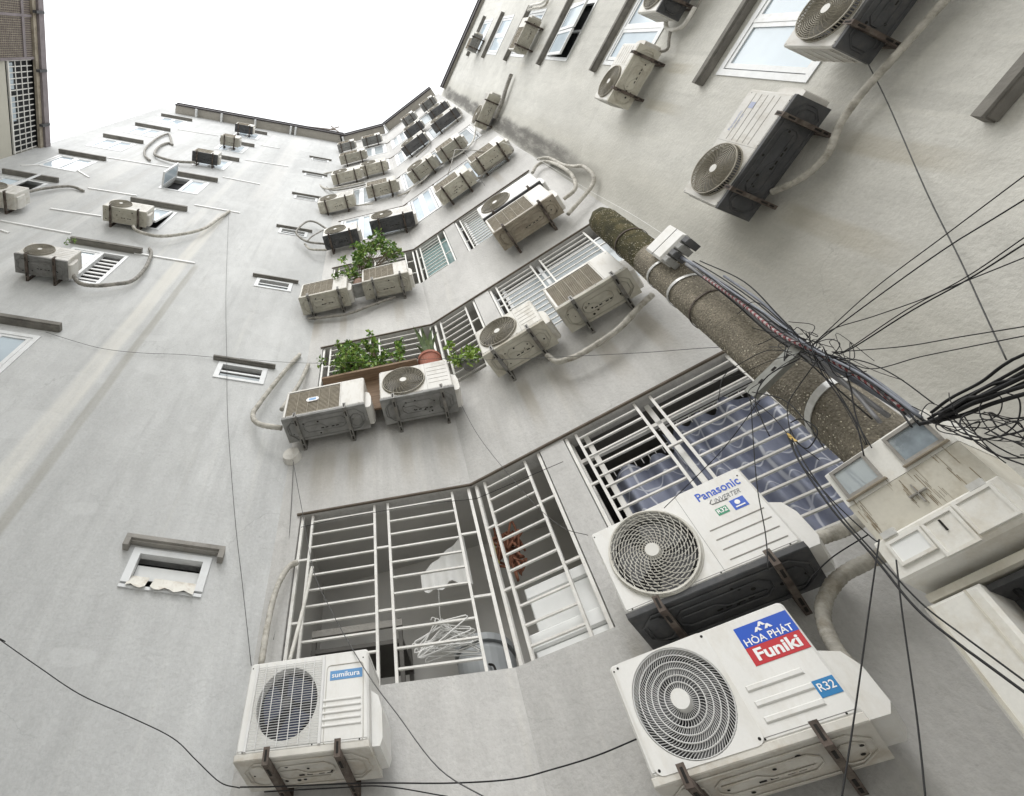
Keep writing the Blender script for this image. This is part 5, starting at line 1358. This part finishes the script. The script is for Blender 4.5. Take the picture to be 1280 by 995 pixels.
cable([(1.881, 1.49, 3.211), (1.866, 1.498, 3.026), (1.863, 1.492, 2.853), (1.864, 1.48, 2.831)], .005, 'black', 'wire entering the lower left corner of the meter box')
cable([(1.951, 1.564, 2.932), (1.952, 1.717, 2.981), (1.98, 1.835, 3.025), (1.985, 1.975, 3.05)], .005, 'black', 'short wire from the meter box to the dirty pipe stub')
# thin cables over the walls
def wire(pts, r, label, mat='thin_c'): return cable(pts, r, mat, label)
wire([(-2.805, 3.588, 12.785), (-2.004, 3.689, 9.139), (-1.527, 3.749, 7.166), (-1.273, 3.781, 6.123), (-0.925, 3.825, 4.892), (-0.72, 3.851, 4.243), (-0.542, 3.873, 3.678)], .006, 'long thin vertical cable down the far wall to the lowest left unit')
wire([(-3.799, 3.492, 7.197), (-3.376, 3.546, 7.095), (-3.008, 3.592, 7.037), (-2.582, 3.646, 7.071), (-2.12, 3.704, 7.171), (-1.76, 3.75, 7.22), (-1.384, 3.797, 7.273)], .006, 'thin cable drooping from the lower left window to the small vents')
wire([(-1.358, 3.716, 7.167), (-0.86, 3.562, 6.903), (-0.312, 3.393, 6.661), (0.318, 3.198, 6.454), (1.054, 2.971, 6.234)] + [(1.256, 2.65, 5.725), (1.727, 2.251, 5.197), (2.099, 1.935, 4.79), (2.399, 1.681, 4.481)] + [J], .0045, 'thin cable stretched across the bent facade to the pole')
wire([(-0.487, 3.792, 5.525), (-0.315, 3.663, 4.785), (-0.166, 3.541, 4.15), (-0.015, 3.419, 3.772), (0.122, 3.301, 3.473), (0.239, 3.189, 3.233), (0.342, 3.081, 3.044), (0.504, 2.955, 2.778), (0.681, 2.825, 2.624)], .006, 'thin cable from the round cap down past the lowest left unit')
wire([(-0.489, 3.89, 5.607), (-0.432, 3.897, 4.901), (-0.402, 3.901, 4.364), (-0.421, 3.899, 3.868)], .006, 'thin straight cable below the round cap along the corner', )
wire([(-5.145, 3.05, 4.525), (-3.335, 3.279, 3.915), (-2.103, 3.434, 3.533), (-2.039, 3.443, 3.508), (-1.732, 3.481, 3.385), (-1.447, 3.517, 3.277), (-1.143, 3.556, 3.202), (-0.87, 3.59, 3.127), (-0.712, 3.61, 3.041), (-0.562, 3.629, 2.96), (-0.453, 3.643, 2.946)], .0062, 'black cable sagging across the lower far wall at the left edge', 'black')
wire([(-0.447, 3.591, 2.929), (-0.234, 3.526, 2.914), (0.194, 3.394, 2.891), (0.597, 3.269, 2.856), (0.891, 3.179, 2.846)] + [(1.097, 3.178, 2.891), (1.274, 3.028, 2.886), (1.448, 2.88, 2.897)], .007, 'black cable continuing under the lowest left unit to the nearest unit', 'black')
wire([(-0.319, 3.604, 2.92), (0.055, 3.489, 2.905), (0.296, 3.415, 2.891), (0.599, 3.321, 2.826)], .006, 'second black cable sagging below the lowest left unit', 'black')
wire([(1.146, 3.202, 5.752), (1.194, 3.183, 5.401), (1.253, 3.155, 5.111), (1.354, 3.092, 4.704), (1.449, 3.033, 4.364), (1.547, 2.972, 4.143), (1.653, 2.903, 4.034)], .005, 'thin cable drooping from the snake plant unit to the curtained window')
wire([(-0.326, 3.837, 4.778), (-0.026, 3.744, 4.799), (0.312, 3.64, 4.803), (0.709, 3.517, 4.801), (1.091, 3.399, 4.767)] + [(1.154, 3.353, 4.752), (1.427, 3.121, 4.721), (1.711, 2.881, 4.689)], .005, 'thin dark cable tied along the top bars of the lowest loggia grille', 'black')
wire([(3.686, -0.034, 5.737), (3.603, 0.211, 5.36), (3.45, 0.662, 4.705), (3.356, 0.938, 4.278), (3.293, 1.123, 4.004), (3.242, 1.274, 3.778)], .008, 'grey cable running straight down the plain right wall')
wire([(2.686, 1.569, 11.603), (2.786, 1.55, 11.028), (2.857, 1.555, 10.343)] + [(3.038, 1.625, 9.296), (3.043, 1.612, 8.24), (3.053, 1.582, 7.168), (3.053, 1.583, 6.34)], .005, 'pale string from the beige corner unit past the looped pipes', 'hanger')
wire([(2.104, 1.931, 12.886), (2.131, 1.909, 11.83), (2.064, 1.965, 10.442), (2.047, 1.979, 9.833)], .006, 'dark cable crossing the beige units above the stacked pair', 'black')
wire([(2.118, 2.024, 13.218), (2.298, 1.871, 12.339), (2.409, 1.777, 11.775)] + [], .010, 'pale stick cable reaching right from a beige unit', 'tape_d')
wire([(2.118, 2.024, 13.218), (1.962, 2.157, 12.548), (1.804, 2.29, 11.926)], .012, 'grey rod leaning down from a beige unit', 'tape_d')
cable([(-7.139, 3.071, 12.278), (-6.539, 3.147, 12.706)], .004, 'thin_c', 'faint short cable under the left window hoods')
# round cap on the corner
cp = MB().drum(0, -.07, -.002, 0, .085, .10, 24)
co = put(cp.build('round_cap', M['tape_w']), 'C1', -1.641, 0, 5.687); tag(co, 'pale round junction cap at the corner above the lowest loggia', 'junction cap')

# ------------------------------------------------------------------ plants
def leaf_cloud(b, c, rad, n, size, rnd, droop=.3):
    for k in range(n):
        while True:
            p = Vector((rnd.uniform(-1, 1), rnd.uniform(-1, 1), rnd.uniform(-1, 1)))
            if p.length <= 1: break
        p = Vector((c[0] + p.x * rad[0], c[1] + p.y * rad[1], c[2] + p.z * rad[2]))
        d = Vector((rnd.gauss(0, 1), rnd.gauss(0, 1), rnd.gauss(-droop, .7))).normalized()
        s_ = d.cross(Vector((rnd.gauss(0, 1), rnd.gauss(0, 1), rnd.gauss(0, 1)))).normalized()
        L_ = size * rnd.uniform(.6, 1.25); w_ = L_ * rnd.uniform(.24, .36)
        nrm = d.cross(s_) * L_ * .12
        i = len(b.v)
        b.v += [tuple(p), tuple(p + d * L_ * .5 + s_ * w_ + nrm), tuple(p + d * L_), tuple(p + d * L_ * .5 - s_ * w_ + nrm), tuple(p + d * L_ * .5)]
        b.cur = rnd.randrange(3)
        b.face((i, i + 1, i + 4)); b.face((i + 1, i + 2, i + 4)); b.face((i + 2, i + 3, i + 4)); b.face((i + 3, i, i + 4))
def shrub(w, u, y, z, clumps, size, seed, label, cat='shrub', pot=None, mats=('leaf1', 'leaf2', 'leaf3'), group=None):
    rnd = random.Random(seed)
    root = put(empty('potted_shrub' if pot else 'shrub'), w, u, y, z)
    tag(root, label, cat, group)
    b = MB(); s = MB()
    for (cx, cy, cz, rx, rz, n) in clumps:
        # each clump is itself a scatter of small tufts so that gaps stay open
        for t in range(max(3, n // 34)):
            o = (cx + rnd.gauss(0, rx * .55), cy + rnd.gauss(0, rx * .4), cz + rnd.gauss(0, rz * .55))
            leaf_cloud(b, o, (rx * .30, rx * .30, rz * .30), 20, size, rnd)
            s.tube([(0, 0, 0), (cx * .4, cy * .4, cz * .5), o], .004, 4)
    o = b.build('foliage', [M[m] for m in mats], root, fix=False); tag(o, kind='stuff')
    s.build('stem', M['stem'], root)
    return root
def pot_lathe(parent, prof, mat, name='pot', n=24):
    b = MB()
    for r, z in prof:
        for k in range(n): b.v.append((r * math.cos(2 * PI * k / n), r * math.sin(2 * PI * k / n), z))
    for j in range(len(prof) - 1):
        for k in range(n):
            k2 = (k + 1) % n; b.face((j * n + k, j * n + k2, (j + 1) * n + k2, (j + 1) * n + k))
    b.face([k for k in range(n)]); b.face([(len(prof) - 1) * n + k for k in range(n)])
    return b.build(name, M[mat], parent, smooth=False)
# wooden plank bridging the two units with the planters
zpl = CA['A2'][2] + CA['A2'][3]
zbd = 6.50
pk = MB().box(-1.30, -.20, -.34, -.04, zbd, zbd + .03); tag(put(pk.build('shelf_board', M['wood']), 'C1'), 'brown wooden board lying over the two units under the green plants', 'board')
pk = MB().box(-.86, -.60, -.19, -.165, zpl - .30, zbd - .001); tag(put(pk.build('wooden_panel', M['wood']), 'C1'), 'brown wooden panel standing between the two units with planters', 'board')
zp = zbd + .031
sh = shrub('C1', -1.02, -.2, zp, [(-.08, -.02, .30, .20, .22, 620), (.10, -.02, .42, .18, .20, 560), (-.02, .02, .66, .14, .18, 380), (.02, -.02, .14, .2, .1, 300), (.2, -.02, .2, .12, .12, 200)], .062, 31, 'bushy green potted plant at the left end of the wooden board', pot=True)
pot_lathe(sh, [(.06, 0), (.085, .10), (.09, .10)], 'pan_dark')
sh = shrub('C1', -.70, -.2, zp, [(-.03, 0, .70, .11, .18, 330), (.02, .02, .42, .11, .2, 280), (.10, 0, .32, .11, .12, 200)], .06, 32, 'tall slim green potted plant in the middle of the wooden board', pot=True)
pot_lathe(sh, [(.05, 0), (.075, .09), (.08, .09)], 'pan_brown')
sh = shrub('C1', -.40, -.2, zp, [(.04, 0, .55, .08, .22, 200), (-.08, 0, .3, .12, .12, 180)], .058, 33, 'sparse green potted plant left of the snake plant', pot=True)
pot_lathe(sh, [(.05, 0), (.07, .09), (.075, .09)], 'pan_brown')
sn = put(empty('snake_plant'), 'C1', -.06, -.27, CA['A3'][2] + CA['A3'][3] + .003)
tag(sn, 'snake plant with broad upright variegated leaves in a red pot', 'potted plant')
pot_lathe(sn, [(.085, 0), (.125, .20), (.135, .20), (.135, .24), (.115, .24)], 'terra')
rnd = random.Random(8)
for k in range(9):
    a = 2 * PI * k / 9 + rnd.uniform(-.3, .3); L_ = rnd.uniform(.34, .56); tl = rnd.uniform(.2, .5)
    b = MB(); d = Vector((math.cos(a), math.sin(a), 0)); s_ = Vector((-math.sin(a), math.cos(a), 0))
    for j in range(7):
        t = j / 6; wd = .034 * math.sin(PI * min(1, .18 + t * .82)) + .002
        p = d * (.03 + L_ * tl * t * t) + Vector((0, 0, .22 + L_ * t))
        b.v += [tuple(p - s_ * wd), tuple(p + d * -.006), tuple(p + s_ * wd)]
    for j in range(6):
        for q_ in (0, 1):
            i = j * 3 + q_; b.face((i, i + 1, i + 4, i + 3))
    b.build('leaf', M['snake'], sn, fix=False)
sh = shrub('C2', -1.02, -.09, SILL[1] + .03, [(0, 0, .24, .15, .22, 260), (.05, -.02, .1, .13, .1, 120)], .075, 35, 'light green arching potted plant leaning out of the barred loggia', pot=True, mats=('leaf2', 'leaf2', 'leaf1'))
pot_lathe(sh, [(.06, 0), (.08, .10), (.085, .10)], 'pan_grey')
# big shrub one floor up, its pot between the two beige units
zp4 = CA['A5'][2] + .22
sh = shrub('C1', -.89, -.27, zp4, [(-.10, -.12, .48, .20, .24, 460), (.12, -.15, .80, .24, .28, 560), (.34, -.17, 1.18, .22, .24, 420), (.55, -.15, .66, .20, .18, 340), (.02, -.12, 1.05, .18, .16, 240), (-.02, -.05, .24, .13, .14, 160), (.48, -.15, .98, .16, .14, 200)], .072, 36,
           'big leafy green shrub growing from a brown pot between two beige units', pot=True)
pot_lathe(sh, [(.075, -.12), (.105, .06), (.11, .06)], 'pot_grey')
pk = MB().box(-.985, -.735, -.37, -.14, zp4 - .160, zp4 - .123); tag(put(pk.build('pot_tray', M['pan_grey']), 'C1'), 'grey wire tray carrying the brown pot between two beige units', 'tray')
sh = shrub('L', -4.297, -.12, 9.732, [(0, 0, .03, .10, .04, 40)], .035, 38, 'small weed sprouting on top of the patterned unit beside the window', cat='plant')

# ------------------------------------------------------------------ things inside the lowest loggia
def inl(px_u, y, z): return (px_u, y, z)
# draped white cloth
b = MB(); nx, nz = 18, 12
cu, cz = (-0.299, 4.456)
for j in range(nz + 1):
    for i in range(nx + 1):
        t, s_ = j / nz, i / nx
        b.v.append((cu - .20 + .40 * s_, .34 + .025 * math.sin(s_ * 19) * (1 - t * .6), cz - .14 + .28 * t + .30 * (s_ - .5) * t - .03 * math.sin(s_ * 7) * (1 - t)))
for j in range(nz):
    for i in range(nx):
        p = j * (nx + 1) + i; b.face((p, p + 1, p + nx + 2, p + nx + 1))
tag(put(b.build('white_cloth', M['cloth'], None, smooth=True, fix=False), 'C1'), 'white cloth hanging slanted inside the lowest barred loggia', 'cloth')
# coat hangers hung in a bunch just behind the bars
hx, hz = (-0.35, 3.844)
hz += .02
for k in range(12):
    b = MB(); a = R_(-6 + 3.4 * k + (k % 3) * 5); t = R_(-14 + 7 * (k % 5))
    P = [(0, .05), (.018, .072), (.004, .092), (-.014, .082)]
    hook = [(p[0], 0, p[1]) for p in P]
    b.tube(catmull(hook, 4), .0032, 5)
    tri = [(0, 0, .05), (-.20, 0, -.05), (-.205, 0, -.065), (-.19, 0, -.07), (.19, 0, -.07), (.205, 0, -.065), (.20, 0, -.05)]
    b.tube(tri, .0042, 5, closed=True)
    o = b.build('coat_hanger', M['hanger'])
    put(o, 'C1', hx + .006 * k - .03, .055 + .012 * k, hz - .045 - .012 * (k % 4))
    o.matrix_world = o.matrix_world @ Matrix.Rotation(t * .7, 4, 'Z') @ Matrix.Rotation(a * .5 - .22 + .09 * ((k * 7) % 5 - 2), 4, 'Y')
    tag(o, 'white wire coat hanger bunched behind the loggia bars', 'coat hanger', 'coat hangers in the loggia')
cable([(0.777, 3.674, 4.249), (0.757, 3.68, 4.045), (0.748, 3.683, 3.891)], .004, 'hanger', 'white cord from which the coat hangers hang', )
# foam boxes stacked by the bend
fb = [(-1.0, .30, SILL[0] - .54, .54, .38, .38), (-.99, .29, SILL[0] - .155, .52, .36, .36), (-.97, .29, SILL[0] + .21, .46, .32, .30)]
for k, (x, y, z, w_, d_, h_) in enumerate(fb):
    root = put(empty('foam_box'), 'C2', x, y, z)
    MB().cbox(-w_ / 2, w_ / 2, -d_ / 2, d_ / 2, 0, h_ * .72, .01).build('body', M['foam'], root)
    MB().cbox(-w_ / 2 - .012, w_ / 2 + .012, -d_ / 2 - .012, d_ / 2 + .012, h_ * .725, h_, .01).build('lid', M['foam'], root)
    tag(root, ['white foam box at the bottom of the stack in the loggia', 'white foam box in the middle of the loggia stack', 'smaller white foam box on top of the loggia stack'][k], 'foam box', 'foam boxes in the loggia')
# plastic drum
root = put(empty('plastic_drum'), 'C1', -.12, .50, SILL[0] - .30)
pot_lathe(root, [(.17, 0), (.20, .35), (.205, .62), (.19, .66)], 'barrel', 'body', 28)
pot_lathe(root, [(.215, .665), (.215, .71), (.16, .735), (.05, .74)], 'barrel', 'lid', 28)
MB().tube(catmull([(.02, -.21, .50), (.05, -.24, .47), (.055, -.245, .40), (.02, -.21, .37)], 4), .008, 6).build('handle', M['slot'], root)
tag(root, 'grey plastic drum with lid standing in the loggia near the bend', 'drum')
# orange net bag and yellow cloth on the far side
rnd = random.Random(41)
ou, oz = (-1.303, 4.488)
b = MB()
for k in range(26):
    c0 = Vector((ou + rnd.gauss(0, .05), .35 + rnd.gauss(0, .03), oz + rnd.gauss(0, .09)))
    P = [tuple(c0 + Vector((rnd.gauss(0, .035), rnd.gauss(0, .025), rnd.gauss(0, .05)))) for _ in range(5)]
    b.tube(catmull(P, 4), .010, 5)
tag(put(b.build('net_bag', M['orange'], None, smooth=True), 'C2'), 'rusty orange net hanging inside the loggia beside the bend', 'net bag')
yu, yz = (-1.389, 4.432)
b = MB().tube(catmull([(yu, .2, yz + .11), (yu + .006, .2, yz + .03), (yu - .004, .21, yz - .05), (yu + .012, .2, yz - .1)], 5), .016, 6)
tag(put(b.build('yellow_cloth', M['yellow'], None, smooth=True), 'C2'), 'strip of yellow cloth hanging beside the orange net', 'cloth')
# shelf rack low at the left of the loggia
root = put(empty('shelf_rack'), 'C1', -1.05, .62, SILL[0] - .12)
for z in (.30, .62): MB().box(-.36, .36, -.2, .2, z, z + .03).build('shelf', M['ply'], root)
for x in (-.34, .34):
    for y in (-.19, .19): MB().box(x - .015, x + .015, y - .015, y + .015, 0, .80).build('leg', M['ply'], root)
MB().box(-.36, .36, -.21, -.19, .74, .79).build('rail', M['hood_top'], root)
tag(root, 'grey shelf rack low at the left inside the lowest loggia', 'rack')
put_child(MB().box(-1.44, -.0, .135, .15, SILL[0] - .5, SILL[0] - .01).build('sill_wall', M['inside'], bld), 'C1')

# ------------------------------------------------------------------ crossed sticks on the roof
st = tag(put(empty('stick_tripod'), 'L', -0.915, -.38, 24.75), 'three crossed bare sticks standing on the roof edge', 'sticks')
for (a, c) in (((-.9, 0, -.25), (.35, .1, .95)), ((-.25, .1, -.25), (.45, 0, 1.35)), ((.75, .1, -.3), (.1, 0, 1.15))):
    MB().tube([a, c], .028, 6).build('stick', M['bamboo'], st)

# ------------------------------------------------------------------ left neighbour: cream block with caged window and mesh awning
lb = tag(empty('neighbour_building'), 'cream neighbouring block at the left edge with caged window and dark mesh under its eave', 'building')
WZ = dict(a=14.439, b=14.531, c=15.49, d=15.67, e=15.85)
UE = 4.042
WU = dict(end=-.02, r=3.97, l=1.853, m=1.226)
b = MB(); b.quad((-14, 0, 0), (UE, 0, 0), (UE, 0, WZ['a']), (-14, 0, WZ['a'])); b.quad((-14, .9, WZ['a']), (UE, .9, WZ['a']), (UE, .9, WZ['d']), (-14, .9, WZ['d']))
b.quad((-14, 0, WZ['a']), (UE, 0, WZ['a']), (UE, .9, WZ['a']), (-14, .9, WZ['a'])); b.quad((UE, 0, 0), (UE, 3, 0), (UE, 3, WZ['d']), (UE, 0, WZ['d']))
put_child(b.build('wall', M['cream_w'], lb, fix=False), 'W')
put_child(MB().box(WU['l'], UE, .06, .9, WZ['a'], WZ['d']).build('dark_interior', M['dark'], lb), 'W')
cg = put_child(MB().box(WU['l'], UE - .02, -.02, .02, WZ['b'] - .02, WZ['b'] + .03).build('window_cage', M['bar'], lb), 'W')
for k in range(17):
    u = WU['l'] + (UE - .05 - WU['l']) * k / 16
    MB().box(u - .010, u + .010, -.012, .012, WZ['b'] + .03, WZ['c']).build('bar', M['bar'], cg)
for k in range(1, 4):
    z = WZ['b'] + (WZ['c'] - WZ['b']) * k / 4 + .02
    MB().box(WU['l'], UE - .02, -.0245, -.0125, z - .012, z + .012).build('rail', M['bar'], cg)
for k in range(2):
    u = WU['l'] + .35 + .75 * k
    MB().box(u - .3, u + .3, .03, .05, WZ['b'] + .02, WZ['b'] + .24).build('pane', M['glass'], cg)
# dark mesh panels left of the cage, framed
pm = put_child(MB().box(-14, WU['l'] - .05, -.04, -.02, WZ['a'] - 1.2, WZ['c'] + .02).build('mesh_panel', M['mesh_p'], lb), 'W')
for k in range(9):
    u = WU['l'] - .05 - .95 * k
    MB().box(u - .03, u + .03, -.07, -.042, WZ['a'] - 1.2, WZ['d']).build('frame', M['purple'], pm)
MB().box(-14, WU['l'] - .05, -.068, -.043, WZ['c'] - .38, WZ['c'] - .28).build('frame', M['purple'], pm)
nm = MB()
for k in range(70):
    u = WU['l'] - .1 - .05 * k
    nm.box(u - .006, u + .006, -.046, -.041, WZ['a'] - 1.2, WZ['c'])
for k in range(26):
    z = WZ['a'] - 1.18 + .07 * k
    nm.box(WU['l'] - 3.6, WU['l'] - .06, -.0475, -.0425, z - .005, z + .005)
tag(nm.build('mesh_wires', M['pan_brown'], pm), kind='stuff')
put_child(MB().box(-14, UE + .02, -.16, .2, WZ['d'], WZ['e'] + .05).build('gutter', M['purple'], lb), 'W')
put_child(MB().box(-14, UE, -.10, -.03, WZ['c'] + .03, WZ['d'] - .01).build('eave_beam', M['pan_brown'], lb), 'W')
for k in range(7):
    u = UE - .6 - 1.35 * k
    put_child(MB().box(u - .03, u + .03, -.20, -.10, WZ['c'] + .02, WZ['e']).build('gutter_bracket', M['pan_dark'], lb), 'W')
